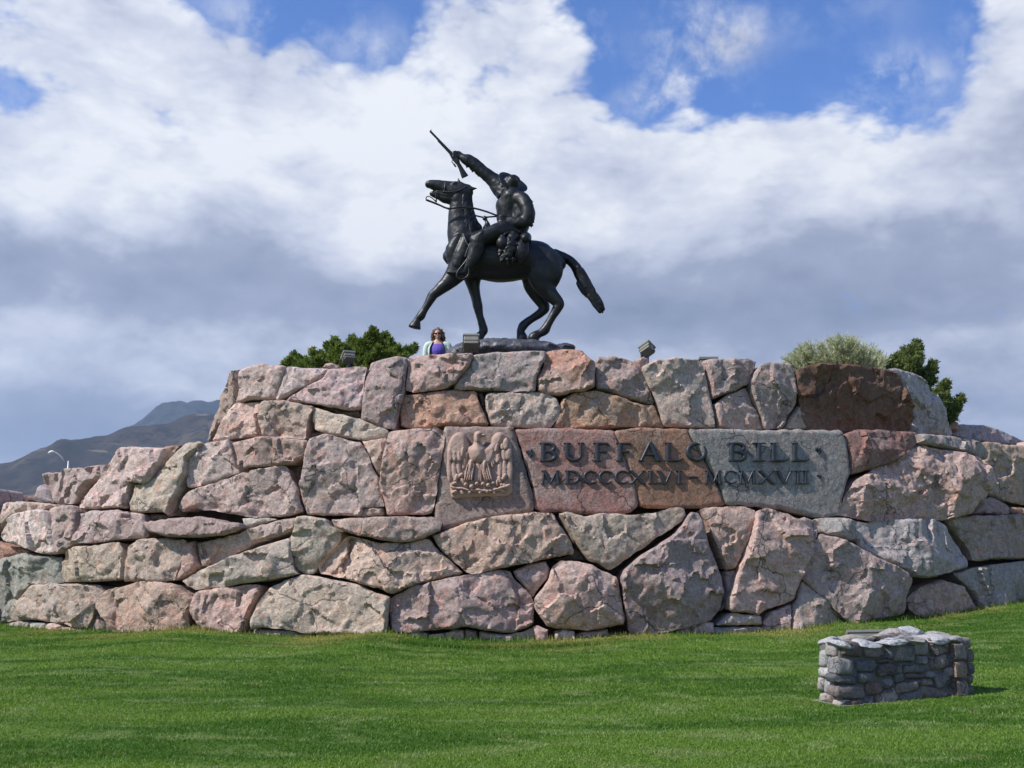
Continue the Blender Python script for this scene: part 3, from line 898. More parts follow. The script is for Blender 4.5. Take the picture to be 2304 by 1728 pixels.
st('G', [(1038, 812), (1080, 680), (1140, 550), (1172, 496), (1270, 520), (1400, 586), (1550, 676), (1700, 726), (1804, 790), (1836, 850), (1816, 1000), (1836, 1104), (1700, 1135), (1560, 1155), (1400, 1190), (1280, 1064), (1170, 942)], 1, 'mauve', -0.12, facet=0.32)
st('G', [(1126, 382), (1220, 372), (1384, 384), (1414, 480), (1430, 548), (1390, 554), (1290, 528), (1180, 494), (1158, 430)], 1, 'grey', 0.0)
st('I', [(716, 386), (850, 412), (950, 398), (1250, 382), (1334, 378), (1436, 422), (1504, 520), (1564, 600), (1606, 752), (1450, 794), (1290, 830), (1170, 830), (1100, 764), (960, 704), (826, 612), (756, 522)], 1, 'grey', -0.04, facet=0.32)
st('I', [(1426, 400), (1480, 372), (1700, 362), (2000, 352), (2150, 356), (2170, 690), (1850, 692), (1610, 704), (1574, 600), (1506, 500), (1448, 440)], 1, 'mauve', 0.04, facet=0.14)
st('I', [(1158, 980), (1240, 898), (1380, 836), (1474, 866), (1560, 896), (1624, 990), (1668, 1062), (1530, 1150), (1350, 1160), (1250, 1155), (1166, 1062)], 1, 'pink', 0.0, facet=0.25)
st('I', [(1490, 802), (1600, 756), (1800, 722), (2050, 694), (2200, 690), (2200, 1010), (1900, 1040), (1700, 1070), (1640, 962), (1580, 882)], 1, 'grey', 0.02, facet=0.25)
# ---- middle tier, right
st('H', [(668, 745), (760, 712), (960, 712), (1214, 738), (1204, 812), (1134, 892), (1000, 974), (850, 1024), (708, 1056), (698, 900)], 2, 'red', -0.05, facet=0.25)
st('H', [(638, 1352), (698, 1200), (758, 1088), (900, 1008), (1020, 970), (1140, 890), (1230, 822), (1440, 868), (1642, 918), (1706, 1000), (1736, 1100), (1696, 1232), (1604, 1344), (1420, 1400), (1200, 1390), (900, 1405), (748, 1374)], 2, 'pink', -0.12, facet=0.2, rough=1.8, bulge=0.08)
st('H', [(1208, 742), (1400, 758), (1684, 798), (1750, 880), (1744, 942), (1640, 922), (1440, 868), (1220, 818)], 2, 'grey', -0.16, facet=0.2)
st('H', [(1716, 808), (1800, 802), (1900, 828), (2050, 828), (2200, 850), (2200, 1310), (1920, 1270), (1830, 1244), (1698, 1184), (1732, 1090), (1704, 960), (1748, 932), (1744, 870)], 2, 'ochre', 0.22, facet=0.22)
st('H', [(1600, 1352), (1692, 1232), (1760, 1216), (1894, 1290), (1906, 1352)], 2, 'mauve', 0.12)
st('H', [(1890, 1292), (2100, 1310), (2150, 1352), (1910, 1352)], 2, 'rust', 0.15)
st('H', [(1470, 748), (1540, 668), (1720, 688), (1830, 738), (1920, 773), (2050, 838), (2200, 880), (2200, 900), (1900, 850), (1700, 815), (1590, 795)], 4, 'blue', 0.2, facet=0.2)
st('H', [(1400, 620), (1440, 635), (1508, 662), (1490, 745), (1430, 720)], 4, 'rust', 0.0)
# ---- upper tier, centre and right
st('D', [(58, 168), (250, 148), (430, 138), (545, 146), (534, 220), (404, 372), (330, 414), (100, 440), (28, 420), (48, 300)], 3, 'pink', -0.08, rough=1.4)
st('D', [(552, 158), (700, 133), (990, 123), (1094, 126), (1084, 200), (1024, 330), (1014, 434), (850, 434), (600, 424), (396, 414), (404, 374), (484, 270), (540, 190)], 3, 'grey', -0.04, facet=0.2)
st('D', [(1092, 124), (1200, 103), (1372, 118), (1402, 165), (1464, 208), (1460, 402), (1380, 434), (1180, 460), (1028, 434), (1026, 340), (1080, 230)], 3, 'rust', -0.08, facet=0.35)
st('D', [(1466, 168), (1600, 163), (1740, 203), (1804, 240), (1844, 350), (1906, 500), (1896, 530), (1700, 494), (1560, 434), (1466, 412)], 3, 'mauve', 0.0, rough=1.5)
st('D', [(108, 448), (380, 418), (562, 428), (604, 540), (668, 684), (500, 694), (330, 688), (150, 714), (20, 706), (-4, 692), (-12, 560), (28, 448)], 3, 'rust', 0.0, rough=1.3, facet=0.15)
st('D', [(636, 440), (800, 432), (1090, 438), (1164, 478), (1204, 560), (1174, 640), (1132, 704), (900, 704), (684, 686), (648, 590)], 3, 'tan', -0.03, soft=2, facet=0.15)
st('D', [(1213, 490), (1300, 438), (1470, 432), (1600, 453), (1750, 508), (1900, 533), (1944, 610), (1986, 694), (1700, 700), (1500, 710), (1146, 700), (1188, 600)], 3, 'rust', 0.0, facet=0.14, rough=0.8)
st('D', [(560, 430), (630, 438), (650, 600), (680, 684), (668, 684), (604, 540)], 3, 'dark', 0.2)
st('F', [(308, 250), (400, 198), (560, 178), (732, 182), (774, 230), (804, 350), (834, 480), (864, 640), (876, 709), (680, 704), (498, 694), (458, 600), (398, 440), (338, 320)], 3, 'tan', -0.06, facet=0.25)
st('F', [(262, 190), (330, 172), (376, 200), (330, 260), (280, 230)], 3, 'mauve', 0.35)
st('F', [(776, 200), (870, 178), (1100, 183), (1190, 198), (1174, 270), (1134, 372), (1000, 434), (838, 500), (818, 370)], 3, 'mauve', -0.02, facet=0.28)
st('F', [(1128, 360), (1200, 228), (1330, 207), (1454, 222), (1479, 330), (1484, 520), (1424, 612), (1374, 706), (1246, 720), (1216, 620), (1148, 470)], 3, 'mauve', -0.06, facet=0.2)
st('F', [(838, 532), (950, 450), (1104, 391), (1134, 470), (1184, 580), (1246, 720), (1050, 726), (880, 710), (850, 600)], 3, 'tan', 0.0, facet=0.22)
st('F', [(1368, 720), (1430, 610), (1490, 533), (1534, 600), (1575, 720)], 3, 'ochre', 0.05)
o = st('H', [(298, 268), (360, 245), (460, 222), (700, 238), (950, 268), (1054, 308), (1084, 400), (1134, 530), (1196, 640), (1166, 740), (1000, 750), (690, 745), (400, 725), (338, 530), (308, 430)], 3, 'brown', -0.04, facet=0.08, rough=1.2, tilt=(0.0, 0.16))
o['label'] = 'dark brown layered block at the right of the top course'
st('H', [(960, 268), (1050, 257), (1180, 298), (1274, 338), (1334, 460), (1404, 600), (1476, 742), (1464, 775), (1300, 760), (1196, 735), (1196, 620), (1104, 430), (1060, 320)], 6, 'grey', 0.12, facet=0.3)
# ---- inscription course: dressed flat faces
FL = dict(facet=0.0, relief=0.19, edge=(0.05, 0.045))
st('D', [(330, 690), (500, 687), (842, 688), (872, 780), (932, 980), (992, 1190), (1004, 1335), (750, 1385), (560, 1405), (430, 1446), (308, 1478), (248, 1372), (268, 1150), (298, 920), (318, 740)], 2, 'block', -0.05, facet=0.02, relief=0.25, edge=(0.08, 0.07))
st('D', [(858, 712), (1160, 700), (1300, 705), (1604, 720), (1642, 800), (1692, 960), (1752, 1110), (1784, 1290), (1720, 1345), (1450, 1358), (1200, 1335), (1050, 1338), (1002, 1305), (982, 1130), (912, 900)], 2, 'red', 0.0, **FL)
st('F', [(108, 725), (300, 698), (664, 708), (692, 780), (764, 900), (834, 1030), (904, 1170), (940, 1285), (750, 1310), (560, 1315), (306, 1305), (268, 1170), (216, 1030), (136, 800)], 2, 'orange', 0.0, **FL)
st('F', [(672, 708), (880, 706), (1200, 716), (1640, 712), (1824, 716), (1866, 850), (1880, 1030), (1834, 1200), (1806, 1355), (1680, 1396), (1550, 1366), (1350, 1315), (1100, 1295), (942, 1285), (894, 1120), (802, 950), (698, 790)], 2, 'green', 0.0, facet=0.0, relief=0.16, edge=(0.06, 0.06))
# ---- further blocks beyond both ends of the view
for k in range(9):
    u0 = -22 - k * 95
    for (v0, v1, ti) in ((1105, 1200, 1), (1205, 1300, 1), (1305, 1420, 1)):
        j = [rnd.uniform(-14, 14) for _ in range(8)]
        P = [(u0 - 95 + j[0], v0 + j[1]), (u0 - 45, v0 + j[6]), (u0 + j[0] * 0.5, v0 + j[2]), (u0 + j[3], v1 + j[4]), (u0 - 50, v1 + j[7]), (u0 - 95 + j[3], v1 + j[5])]
        st('A', [(a * S6, (b - 950) * S6) for (a, b) in P], ti, rnd.choice(['tan', 'pink', 'grey']), 0.02, h=0.05)
for k in range(7):
    u0 = 2350 + k * 110
    for (v0, v1, ti) in ((985 + 8 * k, 1150, 2), (1160, 1255, 1), (1262, 1370, 1)):
        j = [rnd.uniform(-12, 12) for _ in range(8)]
        P = [(u0 + j[0], v0 + j[1]), (u0 + 55, v0 + j[6]), (u0 + 108 + j[0], v0 + j[2]), (u0 + 108 + j[3], v1 + j[4]), (u0 + 50, v1 + j[7]), (u0 + j[3], v1 + j[5])]
        st('A', [(a * S6, (b - 950) * S6) for (a, b) in P], ti, rnd.choice(['tan', 'pink', 'mauve']), 0.02, h=0.05)

# ------------------------------------------------------------------ tubes and cast shapes
def crom(nodes, sub):
    """catmull-rom through nodes (tuples of floats)"""
    A = np.array(nodes, float)
    if len(A) < 3: 
        return [A[0] + (A[-1] - A[0]) * i / sub for i in range(sub + 1)]
    out = []
    for i in range(len(A) - 1):
        p0, p1, p2, p3 = A[max(0, i - 1)], A[i], A[i + 1], A[min(len(A) - 1, i + 2)]
        for j in range(sub):
            t = j / sub
            out.append(0.5 * ((2 * p1) + (-p0 + p2) * t + (2 * p0 - 5 * p1 + 4 * p2 - p3) * t * t + (-p0 + 3 * p1 - 3 * p2 + p3) * t ** 3))
    out.append(A[-1])
    return out
def tube(V, F, pts, ra, rb, axis=Vector((0, 1, 0)), seg=14, cap=True, flat=False):
    """append a closed tube: pts centres, ra radius across the path, rb radius along axis"""
    n = len(pts)
    rings = []
    seq = []
    for i in range(n):
        a = pts[max(0, i - 1)]
        b = pts[min(n - 1, i + 1)]
        t = (b - a)
        if t.length < 1e-9: t = Vector((0, 0, 1))
        t.normalize()
        seq.append((pts[i], t, ra[i], rb[i]))
    if cap and not flat:
        p, t, r1, r2 = seq[0]
        k = min(r1, r2)
        seq = [(p - t * k * 0.9, t, r1 * 0.42, r2 * 0.42), (p - t * k * 0.6, t, r1 * 0.78, r2 * 0.78)] + seq
        p, t, r1, r2 = seq[-1]
        k = min(r1, r2)
        seq = seq + [(p + t * k * 0.6, t, r1 * 0.78, r2 * 0.78), (p + t * k * 0.9, t, r1 * 0.42, r2 * 0.42)]
    for (p, t, r1, r2) in seq:
        n2 = axis - t * axis.dot(t)
        if n2.length < 0.1: n2 = Vector((1, 0, 0)) - t * t.x
        n2.normalize()
        n1 = n2.cross(t).normalized()
        ring = []
        for k in range(seg):
            a = 2 * math.pi * k / seg
            ring.append(len(V))
            V.append(p + n1 * (math.cos(a) * r1) + n2 * (math.sin(a) * r2))
        rings.append(ring)
    for i in range(len(rings) - 1):
        for k in range(seg):
            k2 = (k + 1) % seg
            F.append((rings[i][k], rings[i][k2], rings[i + 1][k2], rings[i + 1][k]))
    F.append(tuple(rings[0][::-1]))
    F.append(tuple(rings[-1]))
def fuse(name, V, F, voxel, mat, parent, smooth=4, noise=None, factor=0.5):
    """weld overlapping closed shapes into one continuous skin"""
    me = bpy.data.meshes.new(name)
    me.from_pydata([tuple(v) for v in V], [], F)
    me.update()
    bm = bmesh.new()
    bm.from_mesh(me)
    bmesh.ops.recalc_face_normals(bm, faces=bm.faces)
    bm.to_mesh(me)
    bm.free()
    ob = bpy.data.objects.new(name + '_tmp', me)
    COL.objects.link(ob)
    r = ob.modifiers.new('r', 'REMESH')
    r.mode = 'VOXEL'
    r.voxel_size = voxel
    if smooth:
        m = ob.modifiers.new('s', 'SMOOTH')
        m.iterations = smooth
        m.factor = factor
    me = tomesh(ob, name)
    me.materials.clear()
    if noise:
        amp, sc, sd = noise
        nv = len(me.vertices)
        co = np.empty(nv * 3); no = np.empty(nv * 3)
        me.vertices.foreach_get('co', co)
        me.vertices.foreach_get('normal', no)
        co = co.reshape(-1, 3); no = no.reshape(-1, 3)
        co += no * (amp * fbm(co * sc, 3, sd))[:, None]
        me.vertices.foreach_set('co', co.ravel())
        me.update()
    if parent is not None:
        shift(me, parent.matrix_world.translation if parent.parent else parent.location)
    o = link(name, me, mat, parent, True)
    return o

# ------------------------------------------------------------------ bronze rider on horse
def bronze(name):
    m, n, p = newmat(name)
    pos = n.n('ShaderNodeNewGeometry').outputs['Position']
    a = n.noise(pos, 2.2, 6, 0.6, 0.5)
    c = n.ramp(a, [(0.35, (0.011, 0.012, 0.013)), (0.62, (0.020, 0.022, 0.023)), (0.75, (0.034, 0.038, 0.037))])
    n.put(p.inputs['Base Color'], c)
    p.inputs['Metallic'].default_value = 0.2
    p.inputs['Specular IOR Level'].default_value = 0.42
    n.put(p.inputs['Roughness'], n.m('ADD', 0.24, n.m('MULTIPLY', n.noise(pos, 7.0, 5), 0.36)))
    b = n.n('ShaderNodeBump')
    b.inputs['Distance'].default_value = 0.010
    b.inputs['Strength'].default_value = 0.8
    n.put(b.inputs['Height'], n.noise(pos, 16.0, 6, 0.6, 0.4))
    n.t.links.new(b.outputs[0], p.inputs['Normal'])
    return m
M_BRONZE = bronze('dark_bronze')
DS = 19.5
JM = DS / FPX / 4.608 / math.cos(PITCH) * 0.985          # metres per J pixel at the statue
def J(x, y, dy=0.0):
    u, v = px('J', x, y)
    return at(u, v, DS + dy)
def chain(V, F, nodes, sub=4, seg=16, flat=False):
    """nodes: x, y (J pixels), dy (m), r across, r deep (J pixels)"""
    nn = crom(nodes, sub)
    pts = [J(n[0], n[1], n[2]) for n in nn]
    tube(V, F, pts, [max(0.004, n[3] * JM) for n in nn], [max(0.004, n[4] * JM) for n in nn], seg=seg, flat=flat)
def K(nodes):           # lower crop: same scale, 922 further down
    return [(a, b + 921.6, c, d + 7, e + 7) for (a, b, c, d, e) in nodes]
stat = empty('equestrian_statue', J(1180, 2290), 'dark bronze statue of a rider raising a rifle on a striding horse', 'statue')

def horse():
    V, F = [], []
    chain(V, F, [(528, 1420, 0, 95, 90), (560, 1400, 0, 150, 130), (600, 1400, 0, 200, 165), (720, 1398, 0, 262, 195), (850, 1405, 0, 266, 215), (1050, 1448, 0, 246, 228),
                 (1250, 1455, 0, 214, 222), (1400, 1462, 0, 217, 215), (1510, 1480, 0, 195, 200), (1590, 1490, 0, 140, 170), (1640, 1490, 0, 90, 120)], seg=24)
    # neck
    chain(V, F, [(700, 1330, 0, 200, 150), (660, 1210, 0, 178, 130), (642, 1110, 0, 160, 112), (626, 1010, 0, 136, 98), (626, 910, 0, 118, 88), (640, 820, 0, 112, 82), (655, 750, 0, 90, 76)], seg=20)
    # crest and mane ridge
    chain(V, F, [(815, 1120, 0, 45, 40), (775, 1050, 0, 34, 30), (748, 950, 0, 26, 24), (735, 850, 0, 24, 22), (718, 760, 0, 30, 22), (690, 690, 0, 34, 26)], seg=10)
    # head
    chain(V, F, [(690, 740, 0, 86, 78), (640, 745, 0, 114, 84), (570, 740, 0, 116, 80), (500, 720, 0, 98, 70), (430, 696, 0, 76, 62), (370, 678, 0, 62, 58), (325, 668, 0, 53, 54), (300, 668, 0, 44, 48)], seg=20)
    chain(V, F, [(600, 820, 0, 82, 72), (530, 815, 0, 70, 56), (460, 800, 0, 66, 52), (405, 784, 0, 48, 44), (360, 773, 0, 37, 40), (330, 766, 0, 28, 36)], seg=14)
    chain(V, F, [(612, 800, -0.09, 92, 40), (590, 790, -0.09, 80, 40)], 2)
    chain(V, F, [(612, 800, 0.09, 92, 40), (590, 790, 0.09, 80, 40)], 2)
    for s in (-1, 1):
        chain(V, F, [(555, 655, s * 0.115, 22, 20), (572, 660, s * 0.12, 20, 18)], 2)      # brow
        chain(V, F, [(320, 642, s * 0.07, 18, 14), (300, 650, s * 0.075, 12, 12)], 2)      # nostril
        # shoulder and breast muscle
        chain(V, F, [(600, 1240, s * 0.20, 60, 60), (560, 1340, s * 0.22, 85, 70), (560, 1440, s * 0.20, 80, 70), (590, 1540, s * 0.17, 70, 60)], 3)
        chain(V, F, [(690, 1230, s * 0.26, 60, 50), (650, 1380, s * 0.30, 90, 65), (610, 1520, s * 0.26, 90, 70)], 3)
        chain(V, F, [(1460, 1400, s * 0.16, 130, 100), (1530, 1470, s * 0.19, 150, 110), (1560, 1560, s * 0.20, 138, 105), (1540, 1650, s * 0.20, 120, 95), (1500, 1730, s * 0.20, 100, 80)], 4)
    # front legs: one thrown forward, one planted
    chain(V, F, K([(630, 600, -0.20, 130, 90), (555, 700, -0.20, 98, 72), (470, 785, -0.20, 70, 60), (395, 850, -0.20, 54, 50), (345, 890, -0.20, 47, 46), (315, 940, -0.20, 42, 42),
                   (280, 1000, -0.20, 33, 36), (245, 1060, -0.20, 33, 36), (215, 1112, -0.20, 42, 42), (190, 1135, -0.20, 34, 36), (172, 1160, -0.20, 32, 36)]))
    chain(V, F, K([(178, 1158, -0.20, 30, 36), (165, 1190, -0.20, 46, 46), (155, 1218, -0.20, 58, 54), (150, 1236, -0.20, 62, 58)]), 3, flat=True)
    chain(V, F, K([(740, 560, 0.20, 130, 90), (750, 680, 0.20, 105, 75), (762, 800, 0.20, 66, 58), (785, 910, 0.20, 48, 50), (803, 985, 0.20, 49, 48), (812, 1030, 0.20, 44, 44), (828, 1110, 0.20, 34, 36),
                   (850, 1190, 0.20, 36, 38), (866, 1255, 0.20, 44, 42), (850, 1290, 0.20, 38, 38), (826, 1318, 0.20, 38, 40)]))
    chain(V, F, K([(832, 1312, 0.20, 42, 42), (812, 1340, 0.20, 52, 50), (800, 1362, 0.20, 52, 52)]), 3)
    # hind legs, gathered under
    chain(V, F, K([(1490, 560, -0.22, 190, 100), (1480, 700, -0.22, 160, 95), (1500, 800, -0.22, 112, 80), (1560, 885, -0.22, 76, 62), (1630, 960, -0.22, 58, 50), (1650, 990, -0.22, 50, 46), (1625, 1040, -0.22, 44, 42),
                   (1580, 1115, -0.22, 37, 38), (1535, 1195, -0.22, 37, 38), (1500, 1258, -0.22, 44, 42), (1460, 1285, -0.22, 37, 38), (1420, 1305, -0.22, 36, 40)]))
    chain(V, F, K([(1424, 1300, -0.22, 40, 42), (1396, 1325, -0.22, 50, 50), (1378, 1350, -0.22, 52, 52)]), 3)
    chain(V, F, K([(1400, 620, 0.22, 150, 95), (1385, 760, 0.22, 118, 85), (1420, 880, 0.22, 82, 65), (1480, 985, 0.22, 58, 50), (1500, 1030, 0.22, 50, 46), (1455, 1078, 0.22, 44, 42),
                   (1380, 1130, 0.22, 37, 38), (1310, 1180, 0.22, 40, 38), (1272, 1220, 0.22, 44, 42), (1252, 1265, 0.22, 38, 38), (1250, 1295, 0.22, 38, 40)]))
    chain(V, F, K([(1252, 1290, 0.22, 42, 42), (1262, 1322, 0.22, 52, 50), (1268, 1352, 0.22, 54, 52)]), 3)
    o = fuse('horse', V, F, 0.016, M_BRONZE, stat, 5, (0.010, 5.0, 3), 0.45)
    # parts of the horse
    V, F = [], []
    chain(V, F, [(672, 700, -0.07, 26, 16), (705, 702, -0.08, 30, 20), (745, 712, -0.09, 24, 16), (795, 708, -0.10, 5, 5)])
    fuse('ear', V, F, 0.008, M_BRONZE, o, 2)
    V, F = [], []
    chain(V, F, [(615, 655, 0.08, 22, 16), (610, 632, 0.09, 14, 12), (603, 604, 0.10, 4, 5)])
    fuse('ear', V, F, 0.008, M_BRONZE, o, 2)
    V, F = [], []
    rr = random.Random(4)
    chain(V, F, K([(1600, 470, 0, 55, 50), (1660, 488, 0, 46, 46), (1740, 520, 0, 42, 46), (1810, 585, 0, 44, 50), (1870, 690, 0, 56, 55), (1930, 800, 0, 62, 58), (1985, 890, 0, 54, 50), (2040, 970, 0, 40, 40), (2095, 1035, 0, 28, 30)]))
    for k in range(26):      # locks of hair
        t = rr.uniform(0.25, 0.95)
        path = [(1740, 520), (1810, 585), (1870, 690), (1930, 800), (1985, 890), (2040, 970), (2100, 1040)]
        i = min(5, int(t * 6)); f = t * 6 - i
        w = (30, 44, 60, 68, 58, 40, 20)[i] * 0.95
        o1 = rr.uniform(-w, w)
        x = path[i][0] * (1 - f) + path[i + 1][0] * f; y = path[i][1] * (1 - f) + path[i + 1][1] * f
        dx, dy = 0.50, 0.86
        L = rr.uniform(60, 120)
        dd = rr.uniform(-0.09, 0.09)
        sg = 1 if o1 < 0 else -1
        chain(V, F, K([(x - dy * o1 - dx * L, y + dx * o1 - dy * L, dd, 16, 16), (x - dy * o1 * 1.05, y + dx * o1 * 1.05, dd, 16, 16), (x - dy * o1 * 0.95 + dx * L * 0.8, y + dx * o1 * 0.95 + dy * L * 0.8, dd, 5, 6)]), 3, 8)
    fuse('tail', V, F, 0.012, M_BRONZE, o, 1, (0.010, 9, 8))
    # forelock and mane locks
    V, F = [], []
    for k in range(16):
        t = k / 15.0
        x = 700 + 110 * t; y = 730 + 390 * t
        for s in (-1, 1):
            chain(V, F, [(x - 10, y - 10, s * 0.03, 18, 16), (x - 34 - rr.uniform(0, 22), y + 50, s * (0.13 + 0.05 * t), 17, 12), (x - 50 - rr.uniform(0, 36), y + 110 + rr.uniform(0, 40), s * (0.155 + 0.09 * t), 6, 6)], 3, 8)
    fuse('mane', V, F, 0.013, M_BRONZE, o, 1)
    return o
hs = horse()

def rider():
    V, F = [], []
    # hips, torso twisting up into the raised far shoulder
    chain(V, F, [(1190, 1190, 0, 128, 150), (1150, 1100, 0, 132, 140), (1135, 1000, 0, 140, 130), (1140, 920, 0, 155, 145), (1155, 850, 0, 150, 165), (1150, 790, 0, 118, 160), (1125, 735, 0.02, 66, 90)], seg=22)
    # raised arm (far side) with its fringed gauntlet
    chain(V, F, [(1110, 760, 0.14, 125, 95), (1040, 685, 0.20, 112, 85), (960, 615, 0.22, 82, 68), (880, 548, 0.22, 72, 60), (800, 480, 0.22, 66, 56), (735, 432, 0.22, 70, 58), (680, 405, 0.22, 66, 54), (640, 385, 0.22, 44, 42)], seg=16)
    for k in range(9):
        t = k / 8
        chain(V, F, [(700 + 240 * t, 450 + 190 * t, 0.22, 22, 22), (690 + 240 * t + (k % 2) * 12, 492 + 175 * t, 0.23, 10, 16)], 2, 8)
    # near arm, elbow bent, hand at the thigh
    chain(V, F, [(1215, 815, -0.20, 85, 75), (1275, 830, -0.28, 78, 70), (1318, 910, -0.36, 72, 66), (1330, 990, -0.38, 74, 64), (1300, 1050, -0.38, 72, 62), (1230, 1065, -0.39, 62, 55), (1160, 1048, -0.38, 52, 48), (1120, 1036, -0.37, 40, 36)], seg=16)
    for k in range(8):
        t = k / 7
        chain(V, F, [(1340 + 20 * math.sin(t * 3), 830 + 240 * t, -0.38, 24, 18), (1378 + 14 * math.sin(t * 3), 850 + 245 * t, -0.38, 8, 10)], 2, 8)
    for k in range(5):
        chain(V, F, [(1360 - 40 * k, 1085, -0.38, 14, 14), (1362 - 40 * k, 1116, -0.38, 6, 8)], 2, 8)
    chain(V, F, [(1215, 860, -0.08, 105, 110), (1250, 960, -0.12, 100, 110), (1240, 1060, -0.10, 105, 115), (1240, 1120, -0.06, 100, 120)], 3)
    # head under the hat
    chain(V, F, [(1112, 715, 0.0, 58, 62), (1118, 675, 0.0, 70, 72), (1126, 640, 0.0, 62, 66)], 3)
    for s, hip in ((-1, 0.0), (1, 0.0)):
        chain(V, F, [(1190, 1150, s * 0.22, 105, 90), (1080, 1140, s * 0.38, 100, 88), (960, 1180, s * 0.46, 92, 80), (860, 1220, s * 0.49, 86, 76), (815, 1265, s * 0.50, 84, 74), (800, 1330, s * 0.50, 82, 72),
                     (770, 1420, s * 0.49, 74, 66), (725, 1500, s * 0.47, 62, 58), (680, 1560, s * 0.46, 50, 48)], seg=16)
        chain(V, F, [(700, 1560, s * 0.46, 40, 44), (640, 1585, s * 0.46, 38, 44), (570, 1590, s * 0.46, 34, 44), (505, 1580, s * 0.46, 24, 32)], 3)
        chain(V, F, [(690, 1590, s * 0.46, 26, 34), (692, 1615, s * 0.46, 24, 32)], 2)
        # flared top of the boot
        chain(V, F, [(850, 1180, s * 0.50, 30, 84), (815, 1240, s * 0.50, 90, 82), (806, 1270, s * 0.50, 86, 78)], 2)
    # near hand: palm, four fingers, thumb closed on the reins
    chain(V, F, [(1130, 1038, -0.37, 40, 30), (1085, 1030, -0.37, 44, 28)], 2)
    for k in range(4):
        y = 1000 + 22 * k
        chain(V, F, [(1090, y, -0.40, 13, 13), (1048, y - 2, -0.42, 13, 13), (1022, y + 10, -0.40, 12, 12), (1030, y + 18, -0.37, 11, 11)], 3, 8)
    chain(V, F, [(1110, 1010, -0.39, 15, 15), (1075, 990, -0.42, 14, 14), (1040, 990, -0.42, 11, 11)], 3, 8)
    # raised hand closing round the rifle
    chain(V, F, [(650, 388, 0.22, 44, 34), (600, 358, 0.22, 46, 32)], 2)
    for k in range(4):
        a = k * 17
        chain(V, F, [(600 - 6 * k, 335 + a, 0.19, 13, 13), (562 - 2 * k, 330 + a, 0.15, 13, 13), (545, 345 + a, 0.17, 12, 12), (556, 356 + a, 0.22, 11, 11)], 3, 8)
    chain(V, F, [(620, 390, 0.25, 15, 15), (585, 400, 0.28, 14, 14), (560, 390, 0.27, 11, 11)], 3, 8)
    o = fuse('rider', V, F, 0.0145, M_BRONZE, stat, 3, (0.016, 6.0, 5))
    # face: nose, brow, beard turned up and away
    V, F = [], []
    chain(V, F, [(1070, 672, -0.03, 14, 14), (1056, 684, -0.03, 12, 12)], 2, 8)
    chain(V, F, [(1080, 640, -0.03, 16, 50), (1074, 650, -0.03, 12, 46)], 2, 8)
    chain(V, F, [(1086, 716, -0.02, 30, 36), (1070, 742, -0.02, 26, 28), (1062, 775, -0.02, 8, 10)], 3, 10)
    fuse('face', V, F, 0.009, M_BRONZE, o, 1)
    # hat: wide brim, creased crown, tipped back
    c = J(1168, 652, -0.05)
    ax = (J(1285, 735) - J(1045, 575)).normalized()      # long axis of the brim in the picture plane
    nrm = Vector((0.42, -0.72, 0.60))
    nrm = (nrm - ax * nrm.dot(ax)).normalized()
    bx = nrm.cross(ax).normalized()
    V, F = [], []
    R = 172 * JM
    prof = [(0.0, 0.30), (0.20, 0.31), (0.32, 0.35), (0.40, 0.28), (0.46, 0.05), (0.52, -0.01), (0.76, -0.03), (1.0, 0.04), (1.01, 0.01), (0.76, -0.07), (0.48, -0.05), (0.40, 0.0), (0.32, 0.22), (0.0, 0.2)]
    seg = 40
    rings = []
    for (r, h) in prof:
        ring = []
        for k in range(seg):
            a = 2 * math.pi * k / seg
            hh = h * 1.25
            if r > 0.7: hh += 0.13 * r * math.cos(2 * a) * (r - 0.55)
            if r < 0.5 and h > 0.2: hh -= 0.13 * math.exp(-(math.sin(a) * r / 0.14) ** 2)
            ring.append(len(V))
            V.append(c + ax * (math.cos(a) * r * R) + bx * (math.sin(a) * r * R * 0.92) + nrm * (hh * R))
        rings.append(ring)
    for i in range(len(rings) - 1):
        for k in range(seg):
            F.append((rings[i][k], rings[i][(k + 1) % seg], rings[i + 1][(k + 1) % seg], rings[i + 1][k]))
    off = stat.location
    mesh('hat', [v - off for v in V], F, M_BRONZE, o)
    return o
rd = rider()

